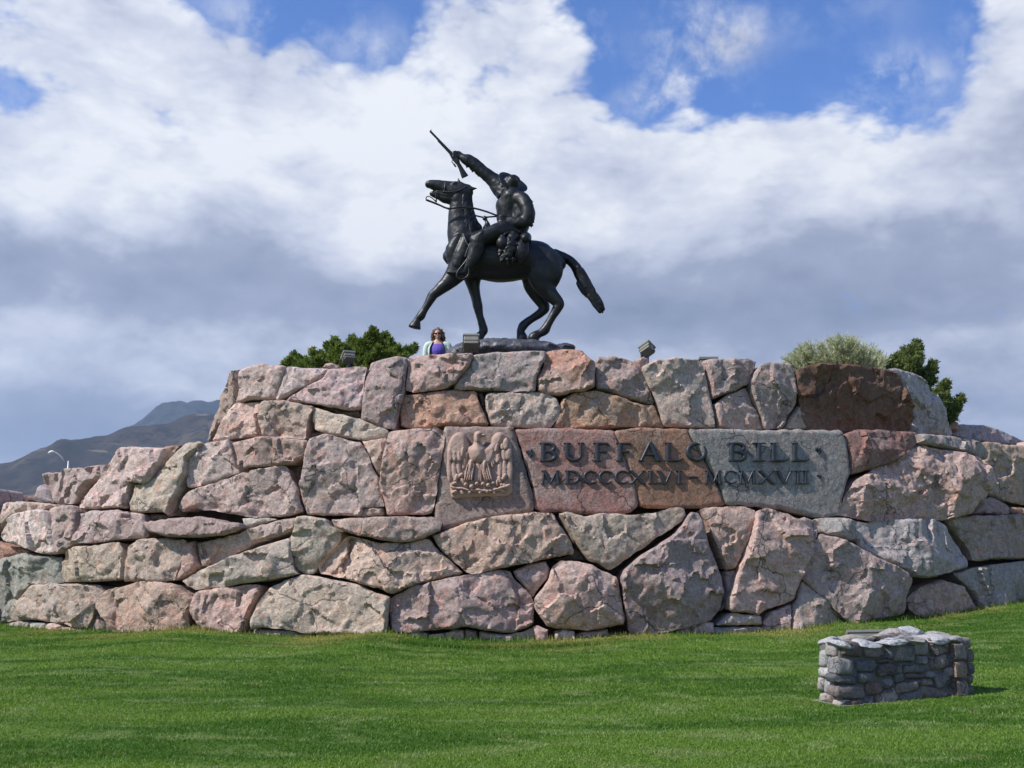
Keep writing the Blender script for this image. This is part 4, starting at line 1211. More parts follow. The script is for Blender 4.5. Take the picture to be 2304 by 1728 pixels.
def gear():
    off = stat.location
    # saddle with horn and cantle
    V, F = [], []
    chain(V, F, [(960, 1180, 0, 62, 170), (1040, 1205, 0, 48, 210), (1160, 1215, 0, 50, 215), (1270, 1215, 0, 70, 190), (1320, 1235, 0, 40, 150)], 4, 20)
    chain(V, F, [(900, 1130, 0, 50, 90), (905, 1080, 0, 32, 40), (893, 1045, 0, 17, 20), (882, 1022, 0, 30, 30), (878, 1014, 0, 26, 26)], 3)
    for s in (-1, 1):
        chain(V, F, [(1130, 1230, s * 0.42, 150, 14), (1140, 1320, s * 0.45, 140, 12), (1150, 1400, s * 0.46, 120, 10), (1150, 1440, s * 0.45, 90, 8)], 3)
    sd = fuse('saddle', V, F, 0.016, M_BRONZE, stat, 2, (0.012, 7, 2))
    V, F = [], []      # rolled blanket behind the cantle
    p = [J(1300, 1225, s) for s in (-0.55, -0.3, 0, 0.3, 0.55)]
    tube(V, F, p, [0.095, 0.115, 0.12, 0.115, 0.095], [0.095, 0.115, 0.12, 0.115, 0.095], axis=Vector((0, 0, 1)), seg=16)
    fuse('blanket_roll', V, F, 0.016, M_BRONZE, stat, 1, (0.02, 10, 4))
    V, F = [], []
    chain(V, F, [(1062, 1215, -0.56, 34, 30), (1060, 1255, -0.57, 62, 50), (1062, 1300, -0.57, 60, 50), (1070, 1340, -0.56, 30, 30)], 3)
    chain(V, F, [(1070, 1215, -0.56, 16, 16), (1090, 1180, -0.55, 14, 14), (1130, 1165, -0.54, 12, 12)], 3, 8)
    fuse('canteen', V, F, 0.012, M_BRONZE, stat, 2)
    V, F = [], []
    rr = random.Random(9)
    chain(V, F, [(1180, 1200, -0.48, 70, 50), (1150, 1270, -0.52, 60, 60), (1120, 1350, -0.54, 62, 64), (1110, 1420, -0.54, 56, 58), (1115, 1480, -0.53, 26, 30)], 4)
    for k in range(22):
        x, y = rr.uniform(1040, 1190), rr.uniform(1230, 1470)
        chain(V, F, [(x, y, -0.59 + rr.uniform(-0.03, 0.05), 18, 18), (x + rr.uniform(-30, 30), y + rr.uniform(20, 60), -0.58, 14, 14)], 2, 8)
    fuse('coat_bundle', V, F, 0.014, M_BRONZE, stat, 1, (0.035, 11, 6))
    V, F = [], []
    chain(V, F, [(1250, 1270, -0.48, 80, 40), (1255, 1340, -0.52, 86, 46), (1250, 1420, -0.51, 76, 44), (1245, 1460, -0.50, 50, 30)], 4)
    fuse('saddle_bag', V, F, 0.016, M_BRONZE, stat, 1, (0.018, 8, 7))
    # straps on the shoulder and stirrup
    V, F = [], []
    for s in (-1, 1):
        chain(V, F, [(660, 1180, s * 0.34, 12, 8), (690, 1270, s * 0.42, 12, 8), (725, 1310, s * 0.44, 12, 8)], 3, 8)
        chain(V, F, [(735, 1270, s * 0.45, 11, 7), (700, 1350, s * 0.47, 11, 7), (675, 1420, s * 0.47, 12, 7)], 3, 8)
    fuse('breast_strap', V, F, 0.009, M_BRONZE, stat, 0)
    for s in (-1, 1):
        V, F = [], []
        pts = [(700, 1440), (655, 1500), (600, 1570), (590, 1625), (640, 1650), (700, 1620), (715, 1560), (700, 1440)]
        chain(V, F, [(x, y, s * 0.53, 11, 14) for (x, y) in pts], 4, 8)
        fuse('stirrup', V, F, 0.009, M_BRONZE, stat, 0)
    # rifle
    V, F = [], []
    chain(V, F, [(312, 115, 0.14, 13, 13), (425, 232, 0.15, 13, 13), (535, 345, 0.16, 14, 14)], 4, 10, True)
    chain(V, F, [(400, 212, 0.15, 16, 15), (535, 352, 0.16, 20, 16)], 4, 10)
    chain(V, F, [(528, 342, 0.16, 24, 16), (565, 392, 0.17, 34, 18), (600, 442, 0.17, 28, 16)], 3, 10)
    chain(V, F, [(595, 435, 0.17, 22, 14), (630, 500, 0.18, 26, 14), (660, 560, 0.18, 36, 14), (676, 592, 0.18, 42, 13)], 3, 10, True)
    rf = fuse('rifle', V, F, 0.0085, M_BRONZE, stat, 1)
    def loop(name, pts, dy, r, par):
        V, F = [], []
        chain(V, F, [(x, y, dy, r, r) for (x, y) in pts], 4, 7)
        V = [v - off for v in V]
        mesh(name, V, F, M_BRONZE, par)
    loop('lever', [(560, 412), (542, 420), (540, 440), (556, 452), (575, 470), (580, 484), (570, 482), (556, 462)], 0.17, 5, rf)
    loop('front_sight', [(318, 110), (322, 104)], 0.14, 6, rf)
    # bridle: cheek strap, noseband, curb bit
    V, F = [], []
    for s in (-1, 1):
        chain(V, F, [(690, 690, s * 0.135, 9, 6), (600, 735, s * 0.165, 9, 6), (480, 745, s * 0.14, 9, 6), (385, 735, s * 0.10, 9, 6)], 4, 8)
        chain(V, F, [(470, 640, s * 0.09, 9, 6), (465, 700, s * 0.135, 9, 6), (455, 760, s * 0.12, 9, 6)], 3, 8)
        chain(V, F, [(378, 740, s * 0.095, 7, 7), (372, 800, s * 0.10, 7, 7), (378, 850, s * 0.10, 7, 7), (340, 815, s * 0.10, 6, 6), (290, 790, s * 0.10, 6, 6), (268, 818, s * 0.10, 6, 6), (285, 838, s * 0.10, 6, 6)], 4, 8)
    fuse('bridle', V, F, 0.008, M_BRONZE, stat, 0)
    loop('rein', [(275, 828), (380, 868), (500, 918), (620, 905), (750, 912), (880, 945), (1000, 988), (1040, 1000)], -0.26, 10, stat)
    loop('rein', [(275, 832), (400, 880), (520, 930), (640, 985), (770, 990), (860, 1008), (940, 1004), (1040, 998)], 0.24, 9, stat)
    # cast rock under the hooves
    SEEDP = [(535, 2440), (532, 2330), (580, 2310), (660, 2278), (720, 2268), (1000, 2262), (1300, 2265), (1560, 2272), (1650, 2300), (1760, 2340), (1830, 2370), (1860, 2470)]
    V, F = [], []
    rr = random.Random(31)
    for k in range(46):      # overlapping ledges of rock
        x = rr.uniform(590, 1720)
        e = min(1.0, (x - 520) / 170.0, (1850 - x) / 240.0)
        w = rr.uniform(90, 190)
        t = 2282 + 70 * (1 - e) + rr.uniform(0, 34)
        dd = rr.uniform(-0.75, 0.75) * (0.4 + 0.6 * e)
        a = rr.uniform(-6, 6)
        P_ = [J(x - w * 0.6, t + 60 - a, dd), J(x, t + 58, dd), J(x + w * 0.6, t + 60 + a, dd)]
        tube(V, F, P_, [0.05, 0.085, 0.05], [0.22, 0.30, 0.20], seg=7, cap=False)
    nn = [(600, 2470, 0, 120, 340), (760, 2450, 0, 140, 540), (1300, 2450, 0, 140, 580), (1700, 2470, 0, 110, 330)]
    chain(V, F, nn, 5, 28)
    nn = [(600, 2600, 0, 120, 340), (760, 2600, 0, 130, 540), (1300, 2600, 0, 130, 580), (1750, 2600, 0, 120, 330)]
    chain(V, F, nn, 5, 28)
    b = fuse('rock_base', V, F, 0.022, M_ROCKB, stat, 1, (0.05, 4.5, 12))
    b.data.set_sharp_from_angle(angle=math.radians(35))
    b['label'] = 'weathered grey bronze rock slab under the hooves'
M_ROCKB = simple('weathered_bronze_rock', (0.10, 0.10, 0.108), 0.45, metal=0.3, var=0.6, scale=5, bump=0.05, bscale=7)
gear()

# ------------------------------------------------------------------ raised bronze lettering
M_LET = simple('blackened_bronze_letters', (0.034, 0.040, 0.050), 0.40, metal=0.2, var=0.25, scale=20, bump=0.002, bscale=60)
def stroke(V, F, pts, w, depth, seg=10):
    """half-round stroke in the x,z plane, pts (x, z), w widths; bulges to -y"""
    n = len(pts)
    if not hasattr(w, '__len__'): w = [w] * n
    rings = []
    for i in range(n):
        a = pts[max(0, i - 1)]; b = pts[min(n - 1, i + 1)]
        tx_, tz_ = b[0] - a[0], b[1] - a[1]
        L = math.hypot(tx_, tz_) or 1
        nx_, nz_ = -tz_ / L, tx_ / L
        ring = []
        for k in range(seg + 1):
            ang = math.pi * k / seg
            c, s = math.cos(ang), math.sin(ang)
            ring.append(len(V))
            V.append((pts[i][0] + nx_ * c * w[i] / 2, -(0.35 + 0.65 * s ** 0.7) * depth if 0 < k < seg else -0.30 * depth, pts[i][1] + nz_ * c * w[i] / 2))
        for sgn in (-1, 1):
            ring.append(len(V))
            V.append((pts[i][0] + nx_ * sgn * w[i] / 2, 0.0, pts[i][1] + nz_ * sgn * w[i] / 2))
        rings.append(ring)
    m = len(rings[0])
    for i in range(n - 1):
        for k in range(m):
            F.append((rings[i][k], rings[i][(k + 1) % m], rings[i + 1][(k + 1) % m], rings[i + 1][k]))
    F.append(tuple(rings[0]))
    F.append(tuple(rings[-1][::-1]))
def arc(cx, cz, rx, rz, a0, a1, n=18):
    return [(cx + rx * math.cos(math.radians(a0 + (a1 - a0) * i / (n - 1))), cz + rz * math.sin(math.radians(a0 + (a1 - a0) * i / (n - 1)))) for i in range(n)]
def glyph(ch, W, H, dep):
    """roman capital of width W, height H, origin at the lower left"""
    V, F = [], []
    T, t = 0.25 * H, 0.135 * H       # thick and thin strokes
    def S(p, w, d=1.0): stroke(V, F, p, w, dep * d)
    def stem(x, z0=0.0, z1=None, w=T):
        z1 = H if z1 is None else z1
        S([(x, z0), (x, z1)], w)
    def serif(x, z, w=None, d=0.93):
        w = w or 0.40 * H
        s = 0.03 * H if z < H / 2 else -0.03 * H
        S([(x - w / 2, z + s * 0.4), (x, z + s), (x + w / 2, z + s * 0.4)], [0.045 * H, 0.10 * H, 0.045 * H], d)
    def vary(n, a, b): return [a + (b - a) * math.sin(math.pi * i / (n - 1)) for i in range(n)]
    if ch == 'I':
        stem(W / 2); serif(W / 2, 0, W * 1.0); serif(W / 2, H, W * 1.0)
    elif ch == 'L':
        x = 0.26 * W
        stem(x); serif(x, H, 0.40 * H); serif(x - 0.02 * W, 0, 0.36 * H)
        S([(x, 0.035 * H), (0.85 * W, 0.035 * H), (0.96 * W, 0.10 * H), (W, 0.25 * H)], [t, t, t * 1.1, 0.03 * H], 0.9)
    elif ch == 'F':
        x = 0.28 * W
        stem(x); serif(x, 0, 0.42 * H); serif(x - 0.05 * W, H, 0.34 * H)
        S([(x, 0.965 * H), (0.88 * W, 0.965 * H), (0.97 * W, 0.92 * H), (W, 0.80 * H)], [t, t, t * 1.1, 0.03 * H], 0.9)
        S([(x, 0.52 * H), (0.80 * W, 0.52 * H)], t * 0.9, 0.88)
        S([(0.82 * W, 0.43 * H), (0.80 * W, 0.52 * H), (0.82 * W, 0.62 * H)], [0.03 * H, t, 0.03 * H], 0.8)
    elif ch == 'B':
        x = 0.26 * W
        stem(x); serif(x - 0.04 * W, 0, 0.32 * H); serif(x - 0.04 * W, H, 0.32 * H)
        p = [(x, 0.965 * H)] + arc(0.50 * W, 0.745 * H, 0.40 * W, 0.225 * H, 90, -90) + [(x, 0.52 * H)]
        S(p, vary(len(p), t * 0.9, T * 0.9), 0.95)
        p = [(x, 0.52 * H)] + arc(0.52 * W, 0.28 * H, 0.43 * W, 0.245 * H, 90, -90) + [(x, 0.035 * H)]
        S(p, vary(len(p), t * 0.9, T), 0.92)
    elif ch == 'U':
        x0, x1 = 0.20 * W, 0.84 * W
        p = [(x0, H), (x0, 0.40 * H)] + arc((x0 + x1) / 2, 0.36 * H, (x1 - x0) / 2, 0.31 * H, 180, 360) + [(x1, 0.40 * H), (x1, H)]
        w = [T, T] + [T + (t * 1.2 - T) * min(1, i / 14) for i in range(18)] + [t * 1.2, t * 1.2]
        S(p, w); serif(x0, H, 0.40 * H); serif(x1, H, 0.34 * H)
    elif ch == 'A':
        S([(0.50 * W, H * 1.02), (0.86 * W, 0.02 * H)], T); S([(0.50 * W, H * 1.0), (0.14 * W, 0.02 * H)], t * 1.2, 0.94)
        S([(0.26 * W, 0.36 * H), (0.72 * W, 0.36 * H)], t * 0.9, 0.86)
        serif(0.14 * W, 0, 0.32 * H); serif(0.86 * W, 0, 0.38 * H)
    elif ch == 'O':
        p = arc(0.5 * W, 0.5 * H, 0.42 * W, 0.45 * H, 20, 380, 36)
        w = [t * 1.1 + (T - t * 1.1) * abs(math.cos(math.radians(20 + 360 * i / 35 + 18))) for i in range(36)]
        S(p, w)
    elif ch == 'C':
        p = arc(0.52 * W, 0.5 * H, 0.44 * W, 0.46 * H, 48, 318, 28)
        w = [t + (T - t) * max(0, -math.cos(math.radians(48 + 270 * i / 27))) for i in range(28)]
        S(p, w)
        S([(0.83 * W, 0.72 * H), (0.84 * W, 0.86 * H), (0.86 * W, 0.97 * H)], [0.03 * H, t * 1.2, 0.04 * H], 0.9)
    elif ch == 'D':
        x = 0.24 * W
        stem(x); serif(x - 0.05 * W, 0, 0.32 * H); serif(x - 0.05 * W, H, 0.32 * H)
        p = [(x, 0.965 * H)] + arc(0.45 * W, 0.5 * H, 0.47 * W, 0.465 * H, 90, -90) + [(x, 0.035 * H)]
        S(p, vary(len(p), t * 0.9, T), 0.94)
    elif ch == 'M':
        S([(0.20 * W, H), (0.13 * W, 0)], t * 1.2); S([(0.20 * W, H), (0.50 * W, 0.04 * H)], T, 0.96)
        S([(0.50 * W, 0.04 * H), (0.79 * W, H)], t * 1.1, 0.92); S([(0.79 * W, H), (0.87 * W, 0)], T)
        serif(0.13 * W, 0, 0.30 * H); serif(0.87 * W, 0, 0.36 * H); serif(0.14 * W, H, 0.26 * H); serif(0.84 * W, H, 0.26 * H)
    elif ch == 'X':
        S([(0.16 * W, H), (0.84 * W, 0)], T); S([(0.84 * W, H), (0.16 * W, 0)], t * 1.2, 0.9)
        for a in (0.16, 0.84):
            serif(a * W, 0, 0.34 * H); serif(a * W, H, 0.34 * H)
    elif ch == 'V':
        S([(0.14 * W, H), (0.52 * W, -0.02 * H)], T); S([(0.88 * W, H), (0.52 * W, -0.02 * H)], t * 1.2, 0.93)
        serif(0.14 * W, H, 0.38 * H); serif(0.88 * W, H, 0.32 * H)
    elif ch == '-':
        S([(0, 0.5 * H), (W, 0.5 * H)], 0.22 * H)
    elif ch == '.':
        S([(0, 0.75 * H), (0.55 * W, 0.55 * H), (W, 0.2 * H)], [0.03, H * 0.75, 0.02])
        S([(W * 0.75, H), (0.62 * W, 0.55 * H), (W * 0.55, 0)], [0.02, W * 0.7, 0.02], 0.96)
    return V, F
R1, R2 = (997.0, 1038.0), (1059.5, 1089.0)
LET = [('.', 1183, 1200, (1011, 1030)), ('B', 1212, 1251, R1), ('U', 1266, 1314, R1), ('F', 1333, 1369, R1), ('F', 1384, 1420, R1), ('A', 1434, 1488, R1), ('L', 1491, 1533, R1), ('O', 1543, 1589, R1),
       ('B', 1634, 1677, R1), ('I', 1691, 1721, R1), ('L', 1728, 1770, R1), ('L', 1776, 1817, R1), ('.', 1833, 1845, (1006, 1022)),
       ('M', 1215, 1262, R2), ('D', 1268, 1305, R2), ('C', 1312, 1344, R2), ('C', 1346, 1380, R2), ('C', 1382, 1418, R2), ('X', 1413, 1454, R2), ('L', 1455, 1485, R2), ('V', 1476, 1514, R2), ('I', 1519, 1535, R2),
       ('-', 1549, 1567, (1062, 1086)), ('M', 1582, 1624, R2), ('C', 1626, 1660, R2), ('M', 1658, 1702, R2), ('X', 1702, 1745, R2), ('V', 1743, 1783, R2), ('I', 1786, 1802, R2), ('I', 1803, 1819, R2), ('.', 1836, 1845, (1067, 1077))]
ins = empty('inscription', onwall(1510, 1065, 2), 'two rows of raised black metal capitals on the red and grey blocks', 'lettering')
for (ch, u0, u1, (v0, v1)) in LET:
    a = onwall(u0, v1, 2); b = onwall(u1, v1, 2); c = onwall(u0, v0, 2)
    n = wallnormal(a, 2)
    W_ = (b - a).length
    H_ = (c - a).length
    big = v1 < 1045
    V, F = glyph(ch, W_, H_, 0.046 if big else 0.040)
    xa = (b - a).normalized()
    za = (c - a).normalized()
    ya = n * -1.0
    o0 = a + n * 0.006
    VV = [o0 + xa * v[0] + ya * v[1] + za * v[2] - ins.location for v in V]
    # keep the letters' face towards the viewer
    lo = mesh('letter', VV, F, M_LET, ins)
    lo.data.set_sharp_from_angle(angle=math.radians(50))

# ------------------------------------------------------------------ carved eagle panel
M_CARVE = simple('carved_sandstone', (0.43, 0.30, 0.25), 0.85, var=0.14, scale=9, bump=0.006, bscale=45, spec=0.2)
eC = onwall(*px('M', 680, 800), 2)
eN = wallnormal(eC, 2)
eC = eC + eN * 0.075
eag = empty('eagle_relief', eC, 'carved sandstone panel of an upright eagle with raised wings above an oak branch', 'relief')
eS = Vector((0, 0, 1)).cross(eN).normalized()
eT = eN.cross(eS).normalized()
def eP(x, y):
    u, v = px('M', x, y)
    r = rdir(u, v)
    cp = Vector((0, 0, CAMZ))
    return cp + r * ((eC - cp).dot(eN) / r.dot(eN))
def e2(x, y):
    p = eP(x, y) - eC
    return (p.dot(eS), p.dot(eT))
def pad(name, pts, z0, hgt, parent, h=0.010, power=2.0, width=0.05, soft=2, ribs=None, back=0.03):
    """a carved raised shape: domed outline in the panel plane"""
    P = np.array([e2(*p) for p in pts])
    if area2(P) < 0: P = P[::-1]
    for _ in range(soft): P = chaikin(P, 0.25)
    B = resample(P, h)
    lo, hi = B.min(0), B.max(0)
    gx, gy = np.meshgrid(np.arange(lo[0], hi[0], h), np.arange(lo[1], hi[1], h))
    G = np.c_[gx.ravel(), gy.ravel()]
    G = G[inside(G, B)]
    if len(G): G = G[segdist(G, B) > 0.5 * h]
    nb = len(B)
    res = delaunay_2d_cdt([Vector(p) for p in B] + [Vector(p) for p in G], [(i, (i + 1) % nb) for i in range(nb)], [list(range(nb))], 1, 1e-7)
    V = np.array([tuple(v) for v in res[0]])
    d = np.clip(segdist(V, B) / width, 0, 1)
    H = z0 + hgt * (1 - (1 - d) ** power)
    if ribs is not None:
        H = H + ribs(V)
    H = H + 0.004 * fbm(np.c_[V, np.zeros(len(V))] * 30, 2, 4)
    om = {}
    for i, l in enumerate(res[3]):
        for j in l: om[j] = i
    ring = [om[i] for i in range(nb) if i in om]
    verts = [eS * a[0] + eT * a[1] + eN * hh for a, hh in zip(V, H)]
    faces = [tuple(f) for f in res[2]]
    n0 = len(verts)
    for i in ring:
        verts.append(eS * V[i, 0] + eT * V[i, 1] + eN * (z0 - back))
    m = len(ring)
    for k in range(m):
        faces.append((ring[(k + 1) % m], ring[k], n0 + k, n0 + (k + 1) % m))
    me = bpy.data.meshes.new(name)
    me.from_pydata([tuple(v) for v in verts], [], faces)
    me.update()
    bm = bmesh.new(); bm.from_mesh(me)
    bmesh.ops.recalc_face_normals(bm, faces=bm.faces)
    bm.to_mesh(me); bm.free()
    if me.polygons[0].normal.dot(eN) < 0: me.flip_normals()
    o = link(name, me, M_CARVE, parent)
    me.set_sharp_from_angle(angle=math.radians(50))
    return o
pad('panel', [(172, 620), (190, 480), (250, 360), (320, 305), (400, 290), (470, 330), (500, 420), (560, 600), (840, 600), (870, 420), (900, 330), (980, 285), (1070, 310), (1150, 420), (1190, 520), (1195, 900), (1192, 1150), (1215, 1220), (1100, 1290), (1000, 1290), (700, 1290), (450, 1310), (300, 1330), (235, 1310), (225, 1100), (190, 800)],
    0.0, 0.035, eag, 0.014, 2, 0.03, 1, back=0.09)
def feather(par, x0, y0, x1, y1, w, z, hgt=0.018):
    dx, dy = x1 - x0, y1 - y0
    L = math.hypot(dx, dy)
    nx_, ny_ = -dy / L * w, dx / L * w
    pts = []
    for (t, k) in ((0, 0.55), (0.3, 0.95), (0.65, 1.0), (0.88, 0.75)):
        pts.append((x0 + dx * t + nx_ * k, y0 + dy * t + ny_ * k))
    pts.append((x1, y1))
    for (t, k) in ((0.88, 0.75), (0.65, 1.0), (0.3, 0.95), (0, 0.55)):
        pts.append((x0 + dx * t - nx_ * k, y0 + dy * t - ny_ * k))
    a = np.array(e2(x0, y0)); b = np.array(e2(x1, y1))
    ax = (b - a) / np.linalg.norm(b - a)
    perp = np.array([-ax[1], ax[0]])
    def ribs(V):
        s = (V - a) @ perp
        return 0.005 * np.exp(-(s / 0.006) ** 2)
    return pad('feather', pts, z, hgt, par, 0.009, 2.2, 0.025, 1, ribs, 0.03)
wl = pad('wing', [(178, 640), (195, 480), (250, 365), (320, 308), (400, 296), (465, 340), (492, 430), (490, 560), (470, 680), (410, 770), (330, 790), (240, 740)], 0.04, 0.05, eag, 0.012, 2, 0.06, 2)
wr = pad('wing', [(640, 660), (720, 560), (860, 490), (870, 400), (910, 330), (985, 290), (1060, 320), (1075, 400), (1040, 480), (960, 560), (930, 700), (880, 790), (800, 830), (680, 760)], 0.04, 0.055, eag, 0.012, 2, 0.07, 2)
for (x0, y0, x1, y1, w, z) in ((230, 560, 240, 760, 42, 0.075), (300, 600, 310, 765, 40, 0.08), (370, 600, 385, 760, 38, 0.082), (440, 540, 415, 690, 34, 0.085), (215, 700, 225, 1080, 42, 0.045), (285, 740, 300, 1040, 42, 0.05), (355, 740, 375, 960, 38, 0.052)):
    feather(wl, x0, y0, x1, y1, w, z)
for k in range(7):       # fanned feathers left of the body
    t = k / 6
    feather(wl, 520 - 8 * k, 620 + 26 * k, 405 + 4 * k, 660 + 36 * k, 26, 0.062 - 0.003 * k)
for (x0, y0, x1, y1, w, z) in ((1100, 400, 1085, 585, 46, 0.08), (1040, 480, 1050, 580, 34, 0.075), (1150, 560, 1110, 740, 52, 0.072), (1060, 570, 1080, 750, 42, 0.068), (970, 480, 935, 620, 34, 0.085), (990, 620, 960, 790, 40, 0.062), (1160, 700, 1150, 1080, 46, 0.045), (1080, 720, 1075, 1060, 42, 0.048), (1010, 740, 1000, 1000, 40, 0.046)):
    feather(wr, x0, y0, x1, y1, w, z)
for k in range(6):
    feather(wr, 840 + 20 * k, 640 - 10 * k, 900 + 18 * k, 860 - 50 * k, 26, 0.060 - 0.002 * k)
bd = pad('body', [(605, 400), (680, 400), (735, 500), (800, 560), (790, 700), (740, 760), (660, 800), (560, 760), (510, 660), (500, 540), (590, 500)], 0.05, 0.10, eag, 0.012, 2, 0.12, 2)
hd = pad('head', [(600, 440), (598, 340), (630, 295), (690, 285), (730, 310), (740, 350), (700, 390), (710, 470), (640, 500)], 0.08, 0.075, eag, 0.010, 2, 0.06, 2)
pad('beak', [(715, 335), (770, 340), (785, 365), (770, 385), (750, 372), (710, 372)], 0.09, 0.045, hd, 0.008, 2, 0.03, 1)
for xs in ((560, 470), (770, 790)):
    x0, x1 = xs
    lg = pad('leg', [(x0 - 30, 720), (x0 + 40, 720), (x0 + 60, 800), (x0 + 30, 900), (x1 + 50, 1080), (x1 - 10, 1080), (x0 - 60, 900), (x0 - 60, 800)], 0.06, 0.085, eag, 0.011, 2, 0.06, 2)
    for k in range(4):
        feather(lg, x0 - 50 + 32 * k, 800, x1 - 10 + 34 * k, 1060, 16, 0.115, 0.014)
tl = pad('tail', [(600, 780), (720, 780), (730, 1070), (600, 1070)], 0.05, 0.035, eag, 0.012, 2, 0.03, 1)
for k in range(3): feather(tl, 622 + 42 * k, 800, 620 + 45 * k, 1080, 20, 0.07, 0.012)
br = pad('branch', [(240, 1120), (300, 1150), (420, 1150), (520, 1190), (620, 1170), (740, 1180), (830, 1190), (960, 1160), (1080, 1110), (1170, 1100), (1180, 1140), (1120, 1190), (1000, 1210), (860, 1240), (700, 1235), (560, 1235), (430, 1200), (300, 1190), (235, 1170)], 0.06, 0.07, eag, 0.012, 2, 0.05, 2)
for (x, y, r) in ((478, 1120, 36), (650, 1105, 34), (745, 1110, 36), (570, 1150, 40), (825, 1130, 38), (905, 1095, 30), (540, 1240, 26), (700, 1245, 28), (810, 1230, 24)):
    pad('acorn', [(x + r * math.cos(a * 0.785), y + r * math.sin(a * 0.785)) for a in range(8)], 0.09, 0.06, br, 0.008, 2, 0.04, 1)
for (x, y, a, L, w) in ((330, 1010, -70, 130, 46), (390, 980, -40, 120, 40), (300, 1100, 160, 110, 36), (430, 1060, -120, 110, 40), (1000, 1040, -110, 120, 44), (1070, 1000, -60, 130, 44), (1060, 1130, 20, 130, 40), (960, 1090, -90, 110, 34), (300, 1230, 150, 110, 36), (420, 1240, 60, 90, 34), (1040, 1210, 30, 110, 34), (920, 1230, 90, 90, 32)):
    ca, sa = math.cos(math.radians(a)), math.sin(math.radians(a))
    pts = []
    for (t, k) in ((-0.5, 0.2), (-0.3, 0.9), (-0.15, 0.6), (0.05, 1.0), (0.2, 0.65), (0.38, 0.8)):
        pts.append((x + ca * t * L - sa * k * w, y + sa * t * L + ca * k * w))
    pts.append((x + ca * 0.52 * L, y + sa * 0.52 * L))
    for (t, k) in ((0.38, 0.8), (0.2, 0.65), (0.05, 1.0), (-0.15, 0.6), (-0.3, 0.9), (-0.5, 0.2)):
        pts.append((x + ca * t * L + sa * k * w, y + sa * t * L - ca * k * w))
    pad('leaf', pts, 0.07, 0.035, br, 0.009, 2, 0.03, 1)

# ------------------------------------------------------------------ low field-stone wall on the lawn
def onground(u, v, z=0.0):
    r = rdir(u, v)
    d = (z - CAMZ) / r.z
    return at(u, v, d)
bFL = onground(*px('L', 440, 1035)); bFR = onground(*px('L', 1812, 948))
bx_ = (bFR - bFL); bW = bx_.length; bx_.normalize()
bx_ = Matrix.Rotation(math.radians(5), 3, 'Z') @ bx_
by_ = Vector((-bx_.y, bx_.x, 0))
bD = 0.34
top = at(px('L', 400, 350)[0], px('L', 400, 350)[1], bFL.y)
bH = top.z
fw = empty('field_stone_wall', bFL + bx_ * bW / 2 + by_ * bD / 2, 'low wall of grey mortared field stones standing on the lawn', 'wall')
def boxm(name, c, sx, sy, sz, rot, mat, parent, bev=0.01, off=None):
    bm = bmesh.new()
    bmesh.ops.create_cube(bm, size=1.0)
    bmesh.ops.scale(bm, vec=(sx, sy, sz), verts=bm.verts)
    if bev: bmesh.ops.bevel(bm, geom=list(bm.edges), offset=bev, segments=2, affect='EDGES', profile=0.7)
    me = bpy.data.meshes.new(name)
    bm.to_mesh(me); bm.free()
    o = link(name, me, mat, parent, False)
    o.rotation_euler = rot
    o.location = c
    return o
rz = math.atan2(bx_.y, bx_.x)
M_MORTAR2 = simple('old_mortar', (0.13, 0.125, 0.11), 0.95, var=0.25, scale=9, bump=0.01, bscale=60)
boxm('mortar_core', (0, 0, bH / 2 - 0.03), bW - 0.05, bD - 0.05, bH - 0.02, (0, 0, rz), M_MORTAR2, fw, 0.02)
boxm('footing', (0, 0, 0.005), bW + 0.07, bD + 0.07, 0.05, (0, 0, rz), M_MORTAR, fw, 0.008)
def fst(L, org, n, up=None):
    camp = Vector((0, 0, CAMZ))
    for (x, y, hw, hh, rot, col) in L:
        pts = []
        k = 12
        for i in range(k):
            a = 2 * math.pi * i / k
            ca, sa = math.cos(a), math.sin(a)
            e = 0.34
            X = 1.04 * hw * math.copysign(abs(ca) ** e, ca) * rnd.uniform(0.88, 1.06)
            Y = 1.06 * hh * math.copysign(abs(sa) ** e, sa) * rnd.uniform(0.88, 1.06)
            c, s = math.cos(math.radians(rot)), math.sin(math.radians(rot))
            u, v = px('L', x + X * c - Y * s, y + X * s + Y * c)
            r = rdir(u, v)
            pts.append(camp + r * ((org - camp).dot(n) / r.dot(n)))
        c = STC[col]; f = rnd.uniform(0.70, 0.95) * (1.15 if n is not nF else 0.66)  # shade painted in: front-face stones darker, side stones lighter
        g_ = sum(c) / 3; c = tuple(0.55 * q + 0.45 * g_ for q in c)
        slab('stone', pts, n, fw, tuple(q * f for q in c), M_FS, h=0.014, gap=0.001, relief=0.30, edge=(0.016, 0.020), depth=0.10, jit=0.006, facet=0.20, bulge=0.006, soft=1)
STC['slate'] = (0.20, 0.215, 0.235); STC['pale'] = (0.40, 0.41, 0.41)
nF = -by_
